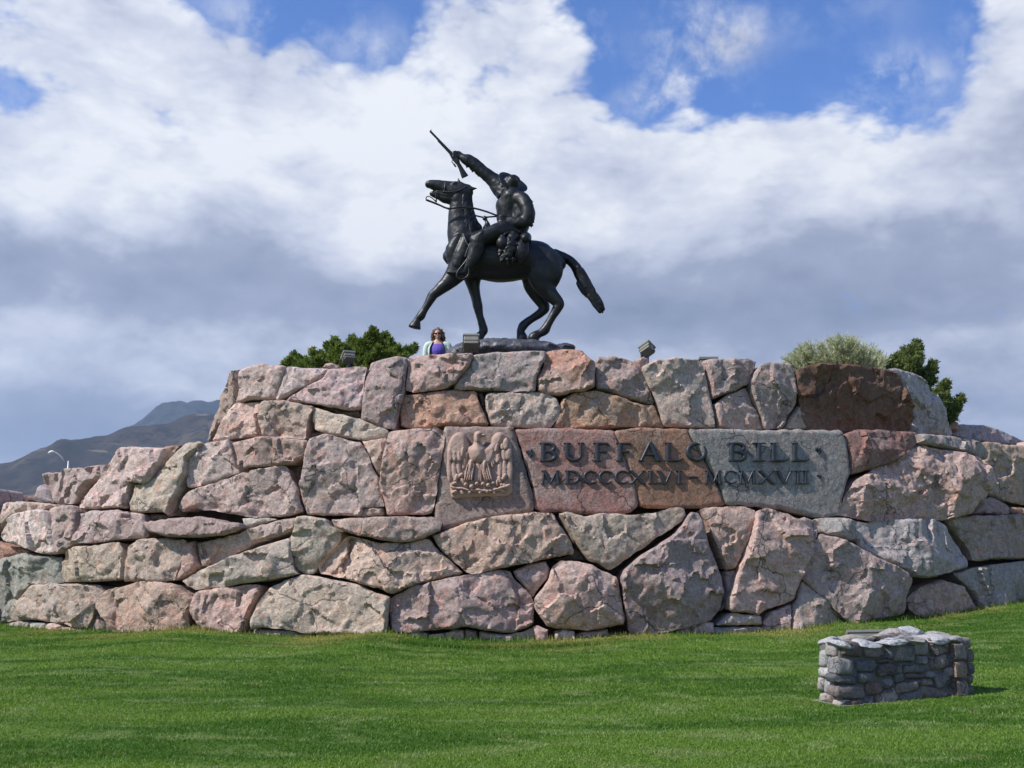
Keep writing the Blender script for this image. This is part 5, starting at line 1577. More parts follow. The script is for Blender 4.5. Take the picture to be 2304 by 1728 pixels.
fst([(560, 420, 108, 78, 6, 'dark'), (770, 430, 108, 74, -4, 'mauve'), (955, 425, 52, 98, 20, 'slate'), (1085, 458, 118, 88, 3, 'green'), (1110, 330, 84, 36, -4, 'slate'), (1270, 400, 78, 80, 4, 'blue'), (1462, 390, 108, 84, -14, 'dark'), (1690, 362, 104, 60, -4, 'mauve'), (1374, 350, 32, 46, 0, 'rust'),
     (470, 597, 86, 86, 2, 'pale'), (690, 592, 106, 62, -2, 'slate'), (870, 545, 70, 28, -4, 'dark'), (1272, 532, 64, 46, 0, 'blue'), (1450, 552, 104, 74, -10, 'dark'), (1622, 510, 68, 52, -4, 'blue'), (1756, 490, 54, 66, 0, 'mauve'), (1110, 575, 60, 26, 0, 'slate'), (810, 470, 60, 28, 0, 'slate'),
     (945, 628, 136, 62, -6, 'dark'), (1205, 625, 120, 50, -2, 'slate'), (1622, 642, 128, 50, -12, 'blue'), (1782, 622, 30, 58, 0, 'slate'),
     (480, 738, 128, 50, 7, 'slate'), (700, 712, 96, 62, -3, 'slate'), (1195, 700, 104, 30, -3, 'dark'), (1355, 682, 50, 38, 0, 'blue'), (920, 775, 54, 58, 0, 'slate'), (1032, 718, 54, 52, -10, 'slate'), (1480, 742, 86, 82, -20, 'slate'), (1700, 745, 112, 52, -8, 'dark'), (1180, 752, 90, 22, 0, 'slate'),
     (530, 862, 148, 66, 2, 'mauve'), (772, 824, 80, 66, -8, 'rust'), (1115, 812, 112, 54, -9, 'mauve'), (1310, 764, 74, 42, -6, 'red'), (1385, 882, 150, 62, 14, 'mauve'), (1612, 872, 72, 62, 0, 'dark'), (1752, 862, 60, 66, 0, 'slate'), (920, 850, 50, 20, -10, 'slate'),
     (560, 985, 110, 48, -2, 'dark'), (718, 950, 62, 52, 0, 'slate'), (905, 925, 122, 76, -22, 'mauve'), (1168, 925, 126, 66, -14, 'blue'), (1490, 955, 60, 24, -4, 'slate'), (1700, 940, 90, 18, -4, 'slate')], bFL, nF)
nL = -bx_
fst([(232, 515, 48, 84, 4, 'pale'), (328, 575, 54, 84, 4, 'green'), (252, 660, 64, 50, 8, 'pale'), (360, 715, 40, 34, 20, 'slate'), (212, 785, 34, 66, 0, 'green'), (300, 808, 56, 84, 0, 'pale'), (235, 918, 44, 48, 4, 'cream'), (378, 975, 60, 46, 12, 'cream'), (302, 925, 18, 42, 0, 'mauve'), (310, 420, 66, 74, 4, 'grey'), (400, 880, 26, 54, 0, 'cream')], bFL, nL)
# stones of the two faces turned away
for k in range(5):
    for j in range(3):
        for (org, n, ax, wd) in ((bFL + by_ * bD, by_, bx_, bW), (bFR, bx_, by_, bD)):
            if n is bx_ and k > 1: continue
            nn = 5 if n is not bx_ else 2
            a0 = 0.05 + (wd - 0.1) * (k + 0.04) / nn; a1 = 0.05 + (wd - 0.1) * (k + 0.96) / nn
            z0 = 0.03 + j * (bH - 0.06) / 3; z1 = z0 + (bH - 0.06) / 3 - 0.02
            pts = [org + ax * rnd.uniform(a0, a0 + 0.03) + Vector((0, 0, z0)), org + ax * a1 + Vector((0, 0, z0 + 0.01)), org + ax * (a1 - 0.02) + Vector((0, 0, z1)), org + ax * (a0 + 0.01) + Vector((0, 0, z1 - 0.01))]
            slab('stone', pts, n, fw, tuple(q * rnd.uniform(0.85, 1.1) for q in STC[rnd.choice(['slate', 'dark'])]), M_FS, h=0.03, gap=0.001, relief=0.22, edge=(0.05, 0.045), depth=0.1, jit=0.004, facet=0.2, bulge=0.02, soft=2)
def rock(name, c, size, rotz, seed, color, mat, parent, sub=4, amp=0.16, tilt=(0, 0)):
    bm = bmesh.new()
    bmesh.ops.create_icosphere(bm, subdivisions=sub, radius=1.0)
    co = np.array([tuple(v.co) for v in bm.verts])
    rg = np.random.RandomState(seed)
    r = np.ones(len(co))
    for i in range(9):
        d = rg.randn(3); d /= np.linalg.norm(d)
        k = rg.uniform(0.55, 0.85)
        dp = co @ d
        r = np.minimum(r, np.where(dp > 1e-3, k / np.maximum(dp, 1e-3), 9))
    co = co * r[:, None] * (1 + amp * fbm(co * 1.8 + seed, 4, seed))[:, None]
    co *= np.array(size)
    for v, q in zip(bm.verts, co): v.co = q
    me = bpy.data.meshes.new(name)
    bm.to_mesh(me); bm.free()
    o = link(name, me, mat, parent)
    me.set_sharp_from_angle(angle=math.radians(40))
    o.location = c
    o.rotation_euler = (tilt[0], tilt[1], rotz)
    o.color = tuple(color) + (1,)
    return o
caps = [(-0.60, -0.08, 0.16, 0.17, 0.055, 0), (-0.58, 0.14, 0.15, 0.12, 0.05, 0), (-0.36, -0.10, 0.20, 0.14, 0.05, 0), (-0.26, 0.12, 0.22, 0.15, 0.075, 0.02), (-0.06, -0.08, 0.20, 0.16, 0.05, 0), (0.06, 0.13, 0.20, 0.13, 0.055, 0.0),
        (0.20, -0.09, 0.20, 0.15, 0.06, 0.0), (0.20, 0.15, 0.18, 0.13, 0.085, 0.05), (0.42, 0.14, 0.20, 0.14, 0.10, 0.05), (0.42, -0.08, 0.20, 0.15, 0.06, 0.01), (0.62, 0.05, 0.14, 0.17, 0.065, 0.01), (0.63, -0.12, 0.13, 0.12, 0.055, 0.0)]
for i, (a, b, sx, sy, sz, dz) in enumerate(caps):
    p = bx_ * a * (bW / 1.4) + by_ * b
    rock('cap_stone', (p.x, p.y, bH - 0.03 + dz * 0.5), (sx * 1.0, sy * 0.92, sz * 0.95), rz + rnd.uniform(-0.3, 0.3), 40 + i, STC[rnd.choice(['pale', 'pale', 'blue', 'green'])], M_FS, fw, tilt=(rnd.uniform(-0.12, 0.12), rnd.uniform(-0.12, 0.12)))

# ------------------------------------------------------------------ floodlights
M_FLOOD = simple('olive_grey_metal', (0.20, 0.195, 0.16), 0.5, metal=0.2, var=0.12, scale=6, bump=0.002)
M_FLOODD = simple('dark_grey_metal', (0.07, 0.068, 0.06), 0.5, metal=0.2, var=0.12, scale=6)
M_GLASS = simple('lamp_glass', (0.06, 0.065, 0.07), 0.12, var=0.1)
def floodlight(loc, rot, sx, sy, sz, label, post=0.25, group='floodlights on the terrace'):
    e = empty('floodlight', loc, label, 'floodlight', group)
    R = Matrix.Rotation(rot[2], 4, 'Z') @ Matrix.Rotation(rot[1], 4, 'Y') @ Matrix.Rotation(rot[0], 4, 'X')
    eu = R.to_euler()
    hz = sz / 2 + post
    ctr = Vector((0, 0, hz))
    boxm('housing', ctr, sx, sy, sz, eu, M_FLOOD, e, 0.02)
    boxm('door_frame', ctr + R.to_3x3() @ Vector((0, 0, sz / 2 + 0.02)), sx + 0.03, sy + 0.03, 0.045, eu, M_FLOOD, e, 0.01)
    boxm('lens', ctr + R.to_3x3() @ Vector((0, 0, sz / 2 + 0.046)), sx - 0.04, sy - 0.04, 0.012, eu, M_GLASS, e, 0.003)
    boxm('seam', ctr + R.to_3x3() @ Vector((0, 0, -0.02)), sx + 0.012, sy + 0.012, 0.014, eu, M_FLOODD, e, 0)
    for s in (-1, 1):
        boxm('bracket', ctr + R.to_3x3() @ Vector((s * (sx / 2 + 0.02), 0, -sz * 0.35)), 0.02, 0.05, sz * 0.9, eu, M_FLOODD, e, 0.004)
    bm = bmesh.new()
    bmesh.ops.create_cone(bm, segments=12, radius1=0.035, radius2=0.03, depth=post, cap_ends=True)
    me = bpy.data.meshes.new('post'); bm.to_mesh(me); bm.free()
    o = link('post', me, M_FLOODD, e, False)
    o.location = (0, 0, post / 2)
    return e
p = at(785, 805, 17.6); floodlight(Vector((p.x, p.y, p.z - 0.37)), (math.radians(-38), 0, math.radians(30)), 0.20, 0.17, 0.12, 'boxy floodlight in front of the green juniper on the left', 0.30)
p = at(1060, 784, 17.2); floodlight(Vector((p.x, p.y, p.z - 0.30)), (math.radians(-32), 0, math.radians(2)), 0.26, 0.22, 0.17, 'boxy floodlight against the bronze rock under the planted front hoof', 0.30)
p = at(1456, 786, 17.4); floodlight(Vector((p.x, p.y, p.z - 0.46)), (math.radians(-40), math.radians(-28), math.radians(-35)), 0.21, 0.18, 0.16, 'tilted floodlight standing alone right of the statue', 0.36)
p = at(1592, 806, 17.4); floodlight(Vector((p.x, p.y, p.z - 0.36)), (math.radians(-8), 0, 0), 0.30, 0.24, 0.16, 'low dark floodlight just showing above the top course right of the tilted one', 0.15)
p = bFL + bx_ * 1.0 + by_ * 0.72
e = floodlight(Vector((p.x, p.y, 0.0)), (math.radians(-58), 0, rz - 0.25), 0.42, 0.30, 0.20, 'large grey floodlight box behind the low field-stone wall', 0.30, 'ground floodlights')

# ------------------------------------------------------------------ street lamp far left
M_GALV = simple('galvanised_steel', (0.42, 0.43, 0.44), 0.45, metal=0.5, var=0.1)
lp = at(144, 1200, 90.0)
lamp = empty('street_lamp', (lp.x, lp.y, 0), 'distant grey street lamp with a curved arm against the mountain', 'street lamp')
V, F = [], []
tp = at(144, 1037, 90.0)
tube(V, F, [Vector((0, 0, 0)), Vector((0, 0, tp.z * 0.5)), Vector((0, 0, tp.z))], [0.13, 0.11, 0.09], [0.13, 0.11, 0.09], seg=10, cap=False)
mesh('pole', V, F, M_GALV, lamp)
V, F = [], []
ap = [at(u, v, 90.0) - lamp.location for (u, v) in ((144, 1037), (140, 1030), (133, 1023), (126, 1019), (120, 1017))]
tube(V, F, ap, [0.075] * 5, [0.075] * 5, seg=8)
mesh('arm', V, F, M_GALV, lamp)
V, F = [], []
hp = [at(u, v, 90.0) - lamp.location for (u, v) in ((121, 1017), (117, 1017), (113, 1018.5), (110, 1019))]
tube(V, F, hp, [0.10, 0.16, 0.16, 0.08], [0.14, 0.22, 0.22, 0.12], seg=12)
mesh('lamp_head', V, F, simple('pale_lamp_head', (0.7, 0.7, 0.7), 0.4, var=0.05), lamp)

# ------------------------------------------------------------------ woman behind the top course
M_SKIN = simple('skin', (0.52, 0.29, 0.22), 0.5, var=0.06, scale=30)
M_HAIR = simple('curly_brown_hair', (0.13, 0.062, 0.026), 0.5, var=0.55, scale=25, bump=0.01, bscale=60)
M_PURP = simple('purple_knit', (0.125, 0.085, 0.44), 0.8, var=0.08, scale=14)
M_MINT = simple('mint_jacket', (0.55, 0.66, 0.58), 0.75, var=0.06, scale=12, bump=0.004, bscale=20)
M_NAVY = simple('navy_trim', (0.012, 0.014, 0.045), 0.8, var=0.1)
M_DENIM = simple('denim', (0.05, 0.075, 0.15), 0.85, var=0.15, scale=30)
M_SHADES = simple('dark_sunglasses', (0.012, 0.010, 0.010), 0.15, var=0.1)
M_LIP = simple('lips', (0.30, 0.09, 0.08), 0.4, var=0.1)
M_TEETH = simple('teeth', (0.75, 0.72, 0.66), 0.3, var=0.03)
hc = at(985.2, 753.5, 20.0)
pz = hc.z - 1.545
per = empty('person', (hc.x, hc.y, pz), 'woman with curly hair and sunglasses, purple top and pale mint jacket, behind the wall', 'person')
def T(V, F, nodes, sub=3, seg=14, axis=Vector((0, 1, 0)), flat=False):
    nn = crom(nodes, sub)
    tube(V, F, [Vector(n[:3]) + per.location for n in nn], [n[3] for n in nn], [n[4] for n in nn], axis=axis, seg=seg, flat=flat)
def person():
    V, F = [], []
    T(V, F, [(0, 0, 0.92, 0.17, 0.12), (0, 0, 1.05, 0.14, 0.10), (0, -0.01, 1.20, 0.165, 0.12), (0, 0, 1.33, 0.165, 0.10), (0, 0, 1.385, 0.10, 0.075)], seg=20)
    T(V, F, [(0, 0.01, 1.36, 0.062, 0.06), (0, 0.0, 1.46, 0.052, 0.054)])
    T(V, F, [(0, 0.0, 1.455, 0.040, 0.05), (0, -0.008, 1.495, 0.062, 0.078), (0, -0.004, 1.55, 0.074, 0.092), (0, 0.0, 1.60, 0.072, 0.092), (0, 0.005, 1.635, 0.05, 0.065)], seg=18)
    T(V, F, [(0, -0.085, 1.555, 0.012, 0.014), (0, -0.098, 1.530, 0.016, 0.018)], 2, 10)       # nose
    T(V, F, [(0, -0.070, 1.470, 0.02, 0.018), (0, -0.075, 1.462, 0.016, 0.014)], 2, 10)       # chin
    for s in (-1, 1):
        T(V, F, [(s * 0.077, 0.01, 1.565, 0.008, 0.02), (s * 0.08, 0.012, 1.53, 0.007, 0.014)], 2, 8)   # ear
        T(V, F, [(s * 0.05, -0.065, 1.525, 0.022, 0.018), (s * 0.045, -0.066, 1.51, 0.018, 0.014)], 2, 8)  # cheek
        T(V, F, [(s * 0.10, 0, 1.355, 0.06, 0.06), (s * 0.19, 0, 1.335, 0.055, 0.055), (s * 0.225, 0, 1.22, 0.045, 0.05), (s * 0.24, -0.01, 1.07, 0.037, 0.04), (s * 0.245, -0.05, 0.95, 0.032, 0.034), (s * 0.245, -0.09, 0.84, 0.024, 0.028)])
        T(V, F, [(s * 0.245, -0.09, 0.845, 0.022, 0.034), (s * 0.243, -0.105, 0.77, 0.018, 0.042)], 3)
        for k in range(4):
            y = -0.135 + 0.021 * k
            L = (0.062, 0.075, 0.072, 0.058)[k]
            T(V, F, [(s * 0.243, y, 0.775, 0.0085, 0.0085), (s * 0.240, y - 0.004, 0.775 - L * 0.55, 0.008, 0.008), (s * 0.228, y - 0.004, 0.775 - L, 0.007, 0.007)], 2, 8)
        T(V, F, [(s * 0.240, -0.135, 0.825, 0.010, 0.010), (s * 0.232, -0.155, 0.785, 0.009, 0.009), (s * 0.226, -0.158, 0.755, 0.008, 0.008)], 2, 8)
        T(V, F, [(s * 0.09, 0, 0.92, 0.095, 0.10), (s * 0.10, 0, 0.70, 0.078, 0.082), (s * 0.105, -0.01, 0.48, 0.055, 0.06), (s * 0.105, 0.01, 0.32, 0.052, 0.056), (s * 0.105, 0.02, 0.09, 0.036, 0.04)])
        T(V, F, [(s * 0.105, 0.04, 0.05, 0.035, 0.04), (s * 0.108, -0.08, 0.035, 0.042, 0.03), (s * 0.11, -0.17, 0.025, 0.03, 0.02)], 3)
    b = fuse('body', V, F, 0.009, M_SKIN, per, 2)
    V, F = [], []
    T(V, F, [(0, 0, 0.88, 0.185, 0.135), (0, 0, 1.05, 0.158, 0.118), (0, -0.012, 1.20, 0.182, 0.142), (0, -0.004, 1.30, 0.172, 0.115), (0, 0, 1.345, 0.14, 0.09)], seg=20, flat=True)
    fuse('top', V, F, 0.01, M_PURP, per, 1)
    V, F = [], []
    for s in (-1, 1):
        T(V, F, [(s * 0.09, 0, 0.93, 0.11, 0.118), (s * 0.10, 0, 0.70, 0.09, 0.095), (s * 0.105, 0, 0.45, 0.07, 0.075), (s * 0.105, 0.01, 0.08, 0.065, 0.07)], flat=True)
    fuse('trousers', V, F, 0.012, M_DENIM, per, 1)
    # jacket: open shell from the back round to both front edges, with sleeves
    V, F = [], []
    prof = [(0.86, 0.205, 0.155, 52), (1.00, 0.185, 0.145, 50), (1.12, 0.195, 0.155, 46), (1.22, 0.212, 0.165, 42), (1.30, 0.205, 0.140, 40), (1.36, 0.165, 0.105, 44), (1.395, 0.10, 0.085, 55), (1.42, 0.085, 0.085, 62)]
    for lay in (0, 1):
        for (z, rx, ry, gap) in prof:
            for k in range(25):
                a = math.radians(gap + (360 - 2 * gap) * k / 24 - 90)
                q = 1.0 + 0.03 * math.sin(k * 2.1 + z * 30) - 0.035 * lay
                V.append(Vector((rx * q * math.cos(a), ry * q * math.sin(a), z)) + per.location)
    n = 25; m = len(prof)
    for i in range(m - 1):
        for k in range(n - 1):
            a = i * n + k
            F.append((a, a + 1, a + n + 1, a + n))
            a += m * n
            F.append((a, a + n, a + n + 1, a + 1))
    for i in range(m - 1):
        for k in (0, n - 1):
            a = i * n + k; b2 = a + m * n
            F.append((a, a + n, b2 + n, b2))
    for k in range(n - 1):
        for i in (0, m - 1):
            a = i * n + k; b2 = a + m * n
            F.append((a, a + 1, b2 + 1, b2))
    for s in (-1, 1):
        T(V, F, [(s * 0.13, 0, 1.345, 0.075, 0.075), (s * 0.20, 0, 1.325, 0.075, 0.075), (s * 0.235, 0, 1.22, 0.068, 0.07), (s * 0.25, -0.01, 1.07, 0.058, 0.06), (s * 0.255, -0.05, 0.95, 0.05, 0.052), (s * 0.255, -0.08, 0.87, 0.045, 0.048)])
    mesh('jacket', [v - per.location for v in V], F, M_MINT, per)
    V, F = [], []
    for s in (-1, 1):
        T(V, F, [(s * 0.155, -0.105, 0.90, 0.012, 0.010), (s * 0.145, -0.130, 1.20, 0.014, 0.010), (s * 0.125, -0.110, 1.30, 0.014, 0.010), (s * 0.085, -0.07, 1.385, 0.012, 0.010)], 4, 8)
    mesh('jacket_trim', [v - per.location for v in V], F, M_NAVY, per)
    # curls
    rr = random.Random(12)
    V, F = [], []
    T(V, F, [(0, 0.035, 1.47, 0.085, 0.07), (0, 0.03, 1.56, 0.10, 0.09), (0, 0.02, 1.635, 0.085, 0.085), (0, 0.01, 1.67, 0.04, 0.045)], seg=18)
    for k in range(120):
        a = rr.uniform(-0.62, math.pi + 0.62)
        z = rr.uniform(1.415, 1.665)
        w = 0.105 + 0.022 * math.sin((1.62 - z) * 9) - max(0, z - 1.6) * 0.75
        x = w * math.cos(a) * rr.uniform(0.92, 1.12); y = w * 0.92 * math.sin(a) + 0.012
        if y < -0.01 and abs(x) < 0.078: continue
        pts = []
        ph = rr.uniform(0, 6)
        for i in range(6):
            pts.append((x + 0.012 * math.cos(ph + i * 1.5), y + 0.012 * math.sin(ph + i * 1.5), z - 0.014 * i + 0.02, 0.0125 - 0.0012 * i, 0.0125 - 0.0012 * i))
        T(V, F, pts, 2, 6)
    for k in range(14):       # fringe line over the brow
        t = k / 13.0
        a = math.pi * (1.0 + t)
        T(V, F, [(0.075 * math.cos(a), -0.055 * abs(math.sin(a)) - 0.012, 1.640 - 0.035 * abs(math.cos(a)), 0.016, 0.016), (0.088 * math.cos(a), -0.045 * abs(math.sin(a)), 1.60 - 0.03 * abs(math.cos(a)), 0.013, 0.013)] if abs(math.cos(a)) > 0.55 else
          [(0.075 * math.cos(a), -0.05 * abs(math.sin(a)), 1.652, 0.018, 0.018), (0.085 * math.cos(a), -0.066 * abs(math.sin(a)), 1.628, 0.012, 0.012)], 2, 7)
    mesh('hair', [v - per.location for v in V], F, M_HAIR, per)
    V, F = [], []
    for s in (-1, 1):
        T(V, F, [(s * 0.012, -0.099, 1.560, 0.016, 0.006), (s * 0.034, -0.097, 1.560, 0.021, 0.007), (s * 0.056, -0.085, 1.562, 0.016, 0.007)], 3, 10)
        T(V, F, [(s * 0.060, -0.080, 1.566, 0.005, 0.005), (s * 0.078, 0.0, 1.568, 0.004, 0.004)], 3, 6)
    T(V, F, [(-0.02, -0.101, 1.566, 0.005, 0.005), (0.02, -0.101, 1.566, 0.005, 0.005)], 2, 6)
    mesh('sunglasses', [v - per.location for v in V], F, M_SHADES, per)
    V, F = [], []
    T(V, F, [(-0.032, -0.078, 1.503, 0.006, 0.006), (0, -0.091, 1.493, 0.012, 0.009), (0.032, -0.078, 1.503, 0.006, 0.006)], 4, 10)
    mo = mesh('mouth', [v - per.location for v in V], F, M_LIP, per)
    V, F = [], []
    T(V, F, [(-0.022, -0.090, 1.500, 0.004, 0.003), (0, -0.0995, 1.495, 0.006, 0.004), (0.022, -0.090, 1.500, 0.004, 0.003)], 4, 8)
    mesh('teeth', [v - per.location for v in V], F, M_TEETH, mo)
person()

# ------------------------------------------------------------------ shrubs on the terrace
def leafmat(name, c0, c1, c2, trans=0.45):
    m, n, p = newmat(name)
    f = n.n('ShaderNodeAttribute', attribute_name='shade').outputs['Fac']
    c = n.ramp(f, [(0.0, c0), (0.55, c1), (1.0, c2)])
    n.put(p.inputs['Base Color'], c)
    p.inputs['Roughness'].default_value = 0.6
    p.inputs['Specular IOR Level'].default_value = 0.3
    tr = n.n('ShaderNodeBsdfTranslucent')
    n.put(tr.inputs[0], c)
    ms = n.n('ShaderNodeMixShader')
    ms.inputs[0].default_value = trans
    n.t.links.new(p.outputs[0], ms.inputs[1])
    n.t.links.new(tr.outputs[0], ms.inputs[2])
    on = [x for x in n.t.nodes if x.type == 'OUTPUT_MATERIAL'][0]
    n.t.links.new(ms.outputs[0], on.inputs[0])
    return m
M_BARK = simple('shrub_bark', (0.10, 0.07, 0.05), 0.9, var=0.3, scale=20, bump=0.01)
def blades(name, base, tip, side, shade, mat, parent):
    """triangles from arrays of base points, tips and side vectors"""
    n = len(base)
    V = np.stack([base - side, base + side, tip], 1).reshape(-1, 3)
    me = bpy.data.meshes.new(name)
    me.vertices.add(n * 3); me.vertices.foreach_set('co', V.ravel())
    me.loops.add(n * 3); me.loops.foreach_set('vertex_index', np.arange(n * 3, dtype=np.int32))
    me.polygons.add(n)
    me.polygons.foreach_set('loop_start', np.arange(0, n * 3, 3, dtype=np.int32))
    me.polygons.foreach_set('loop_total', np.full(n, 3, dtype=np.int32))
    me.update()
    a = me.attributes.new('shade', 'FLOAT', 'POINT')
    a.data.foreach_set('value', np.repeat(shade, 3).astype(np.float32))
    return link(name, me, mat, parent, False)
def conifer(name, label, root, tips, mat, seed, per_m=2600, rad=0.13, leaf=0.045, cat='shrub'):
    e = empty(name, root, label, cat)
    rg = np.random.RandomState(seed)
    V, F = [], []
    Bs, Ts, Ss, Sh = [], [], [], []
    root = Vector(root)
    for (tp, r0, start) in tips:
        tp = Vector(tp)
        mid = root.lerp(tp, 0.55) + Vector((rg.randn() * 0.05, rg.randn() * 0.05, -0.06 * (tp - root).length * rg.rand()))
        pts = [Vector(crom([tuple(root), tuple(mid), tuple(tp)], 8)[i]) for i in range(17)]
        rr_ = [max(0.004, 0.03 * (1 - i / 16.0)) for i in range(17)]
        tube(V, F, pts, rr_, rr_, seg=6)
        # side sprays
        L = (tp - root).length
        ns = int(10 + 16 * L)
        for k in range(ns):
            t = start + (1 - start) * (k + rg.rand()) / ns
            i = min(15, int(t * 16)); f = t * 16 - i
            p = pts[i].lerp(pts[i + 1], f)
            ax = (pts[i + 1] - pts[i]).normalized()
            w = r0 * (1.08 - t) / (1.08 - start) * rg.uniform(0.7, 1.3) + 0.03
            d = Vector(rg.randn(3)); d = (d - ax * d.dot(ax)).normalized()
            sp = p + d * w + ax * w * rg.uniform(0.5, 1.2)
            m = int(per_m * w * 0.30) + 8
            tt = rg.rand(m) ** 0.8
            c = np.array(p)[None] * (1 - tt[:, None]) + np.array(sp)[None] * tt[:, None] + rg.randn(m, 3) * (0.018 + 0.10 * w * (1 - 0.6 * tt[:, None]))
            dirn = np.array(sp - p); dirn /= np.linalg.norm(dirn)
            dv = dirn[None] * 0.7 + rg.randn(m, 3) * 0.55 + np.array([0, 0, 0.25])
            dv /= np.linalg.norm(dv, axis=1, keepdims=True)
            sd = np.cross(dv, rg.randn(m, 3)); sd /= np.linalg.norm(sd, axis=1, keepdims=True)
            ll = leaf * rg.uniform(0.6, 1.3, m)
            Bs.append(c); Ts.append(c + dv * ll[:, None]); Ss.append(sd * (ll * 0.30)[:, None])
            Sh.append(np.clip(rg.uniform(0.1, 0.75) + rg.randn(m) * 0.2, 0, 1))
    mesh('trunk', [v - root for v in V], F, M_BARK, e)
    off = np.array(root)
    blades('crown', np.concatenate(Bs) - off, np.concatenate(Ts) - off, np.concatenate(Ss), np.concatenate(Sh), mat, e)
    return e
M_JUN = leafmat('juniper_green', (0.07, 0.115, 0.02), (0.19, 0.26, 0.045), (0.34, 0.38, 0.10))
M_JUN2 = leafmat('dark_juniper_green', (0.075, 0.11, 0.03), (0.19, 0.24, 0.07), (0.33, 0.37, 0.13))
M_SAGE = leafmat('grey_green_brush', (0.34, 0.37, 0.20), (0.52, 0.55, 0.32), (0.70, 0.70, 0.48), 0.45)
def O_(x, y, d):        # crop O: origin 600,700 scale 5.53
    return at(600 + x / 5.53, 700 + y / 5.53, d)
rg = np.random.RandomState(5)
tips = []
TO = [(215, 610), (330, 505), (270, 570), (440, 560), (560, 455), (600, 480), (690, 470), (770, 375), (830, 315), (900, 390), (960, 400), (1060, 285), (1110, 330), (1170, 350), (1250, 330), (1330, 190), (1300, 290), (1380, 260), (1490, 240), (1530, 330), (1590, 400), (1640, 430), (1720, 450), (1780, 440), (1845, 405),
      (480, 600), (640, 560), (820, 480), (1000, 470), (1200, 450), (1400, 430), (1550, 480), (720, 600), (1100, 560), (1300, 540), (1500, 560), (380, 640), (900, 580), (1650, 520)]
for i, (x, y) in enumerate(TO):
    d = 18.9 + rg.uniform(-0.55, 0.6)
    tips.append((O_(x, y + 40, d), 0.125 if i < 25 else 0.20, 0.46 if i < 25 else 0.42))
rt = at(600 + 1050 / 5.53, 700 + 900 / 5.53, 18.9)
conifer('juniper_shrub', 'bushy bright green juniper above the left half of the top course', (rt.x, rt.y, 3.95), tips, M_JUN, 21, 3000, leaf=0.05)
O2 = (1700, 740, 4.424)
def H2(x, y, d): return at(O2[0] + x / O2[2], O2[1] + y / O2[2], d)
tips = []
for (x, y, r) in ((1610, 125, 0.15), (1560, 180, 0.16), (1500, 210, 0.16), (1450, 240, 0.14), (1395, 270, 0.13), (1330, 310, 0.12), (1540, 320, 0.16), (1470, 330, 0.16), (1770, 330, 0.10), (1720, 400, 0.13), (1610, 360, 0.10), (1680, 430, 0.13), (1730, 490, 0.10),
                  (1895, 530, 0.10), (1850, 590, 0.13), (1800, 640, 0.14), (1910, 690, 0.11), (1840, 720, 0.13), (2050, 680, 0.09), (2010, 740, 0.12), (1960, 800, 0.13), (1920, 860, 0.12), (1600, 520, 0.12)):
    tips.append((H2(x, y + 6, 18.9 + rg.uniform(-0.3, 0.3)), r * 0.66, 0.76))
rt = H2(1560, 1150, 18.9)
conifer('juniper_tree', 'dark ragged juniper leaning out past the right end of the top course', (rt.x, rt.y, 2.6), tips, M_JUN2, 33, 1900, leaf=0.05)
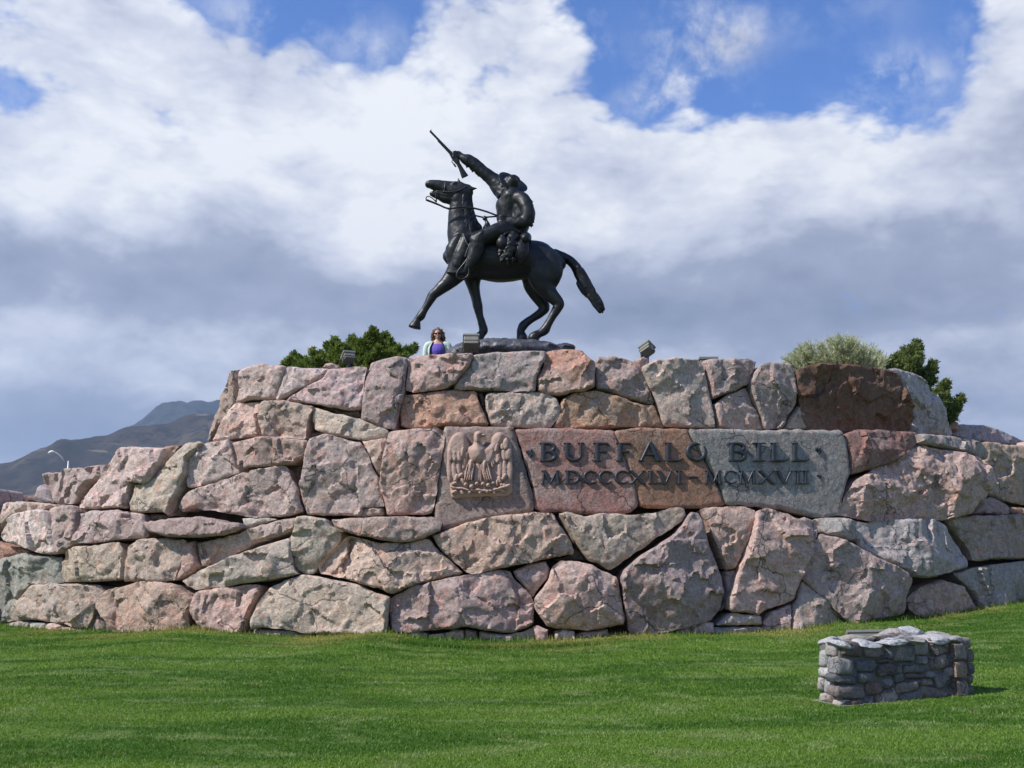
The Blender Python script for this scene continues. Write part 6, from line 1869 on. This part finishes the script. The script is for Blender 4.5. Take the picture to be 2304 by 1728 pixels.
def brush():
    c = H2(900, 430, 18.4)
    root = Vector((c.x, c.y, 3.95))
    e = empty('rabbitbrush', root, 'pale grey-green feathery brush above the dark brown block', 'shrub')
    rg = np.random.RandomState(8)
    V, F = [], []
    Bs, Ts, Ss, Sh = [], [], [], []
    lob = [(450, 175, 0.5), (400, 220, 0.35), (560, 150, 0.5), (660, 150, 0.5), (760, 100, 0.6), (850, 75, 0.7), (920, 80, 0.7), (990, 105, 0.7), (1060, 150, 0.6), (1130, 180, 0.5), (1200, 220, 0.45), (1240, 270, 0.4), (340, 270, 0.3), (860, 160, 0.7), (700, 200, 0.6), (1010, 200, 0.6), (520, 230, 0.5), (1150, 280, 0.4), (640, 270, 0.5), (930, 250, 0.6), (780, 260, 0.5)]
    for (x, y, s) in lob:
        for rep in range(3):
            d = 18.4 + rg.uniform(-0.45, 0.45)
            tp = H2(x + rg.uniform(-20, 20), y + 50 + abs(rg.randn()) * 12, d)
            p0 = root + Vector((rg.randn() * 0.08 + (tp.x - root.x) * 0.25, rg.randn() * 0.08, 0))
            mid = p0.lerp(tp, 0.6) + Vector(rg.randn(3)) * 0.03
            pts = [Vector(q) for q in crom([tuple(p0), tuple(mid), tuple(tp)], 5)]
            rr_ = [max(0.003, 0.012 * (1 - i / 10)) for i in range(11)]
            tube(V, F, pts, rr_, rr_, seg=5)
            for k in range(60):          # fine upright twigs fanning from the stem
                t = 0.45 + 0.55 * rg.rand()
                i = min(9, int(t * 10))
                p = np.array(pts[i].lerp(pts[i + 1], t * 10 - i))
                ax = np.array((tp - p0).normalized())
                m = 9
                dv = ax * 0.9 + rg.randn(3) * 0.38
                dv /= np.linalg.norm(dv)
                Lw = rg.uniform(0.08, 0.20)
                q = p[None] + dv[None] * (np.linspace(0, 1, m)[:, None] * Lw)
                ld = dv[None] * 0.85 + rg.randn(m, 3) * 0.35
                sd = np.cross(ld, rg.randn(m, 3)); sd /= np.linalg.norm(sd, axis=1, keepdims=True)
                Bs.append(q); Ts.append(q + ld * 0.06); Ss.append(sd * 0.008)
                Sh.append(np.clip(rg.uniform(0.1, 0.8) + rg.randn(m) * 0.15, 0, 1))
    mesh('stems', [v - root for v in V], F, M_BARK, e)
    off = np.array(root)
    blades('foliage', np.concatenate(Bs) - off, np.concatenate(Ts) - off, np.concatenate(Ss), np.concatenate(Sh), M_SAGE, e)
brush()

# ------------------------------------------------------------------ air
def haze():
    bm = bmesh.new()
    bmesh.ops.create_cube(bm, size=1.0)
    bmesh.ops.scale(bm, vec=(24000, 24000, 1400), verts=bm.verts)
    bmesh.ops.translate(bm, vec=(0, 3000, 700 - 8.0), verts=bm.verts)
    me = bpy.data.meshes.new('haze'); bm.to_mesh(me); bm.free()
    m = bpy.data.materials.new('thin_haze'); m.use_nodes = True
    n = NT(m.node_tree)
    v = n.n('ShaderNodeVolumePrincipled')
    v.inputs['Color'].default_value = (0.55, 0.74, 1.0, 1)
    v.inputs['Density'].default_value = 8e-5
    v.inputs['Anisotropy'].default_value = 0.2
    o = n.n('ShaderNodeOutputMaterial')
    n.t.links.new(v.outputs[0], o.inputs['Volume'])
    ob = link('haze', me, m, None, False)
    tag(ob, 'thin blue haze in the distant air', 'haze', None, 'stuff')
USE_HAZE = True
if USE_HAZE: haze()
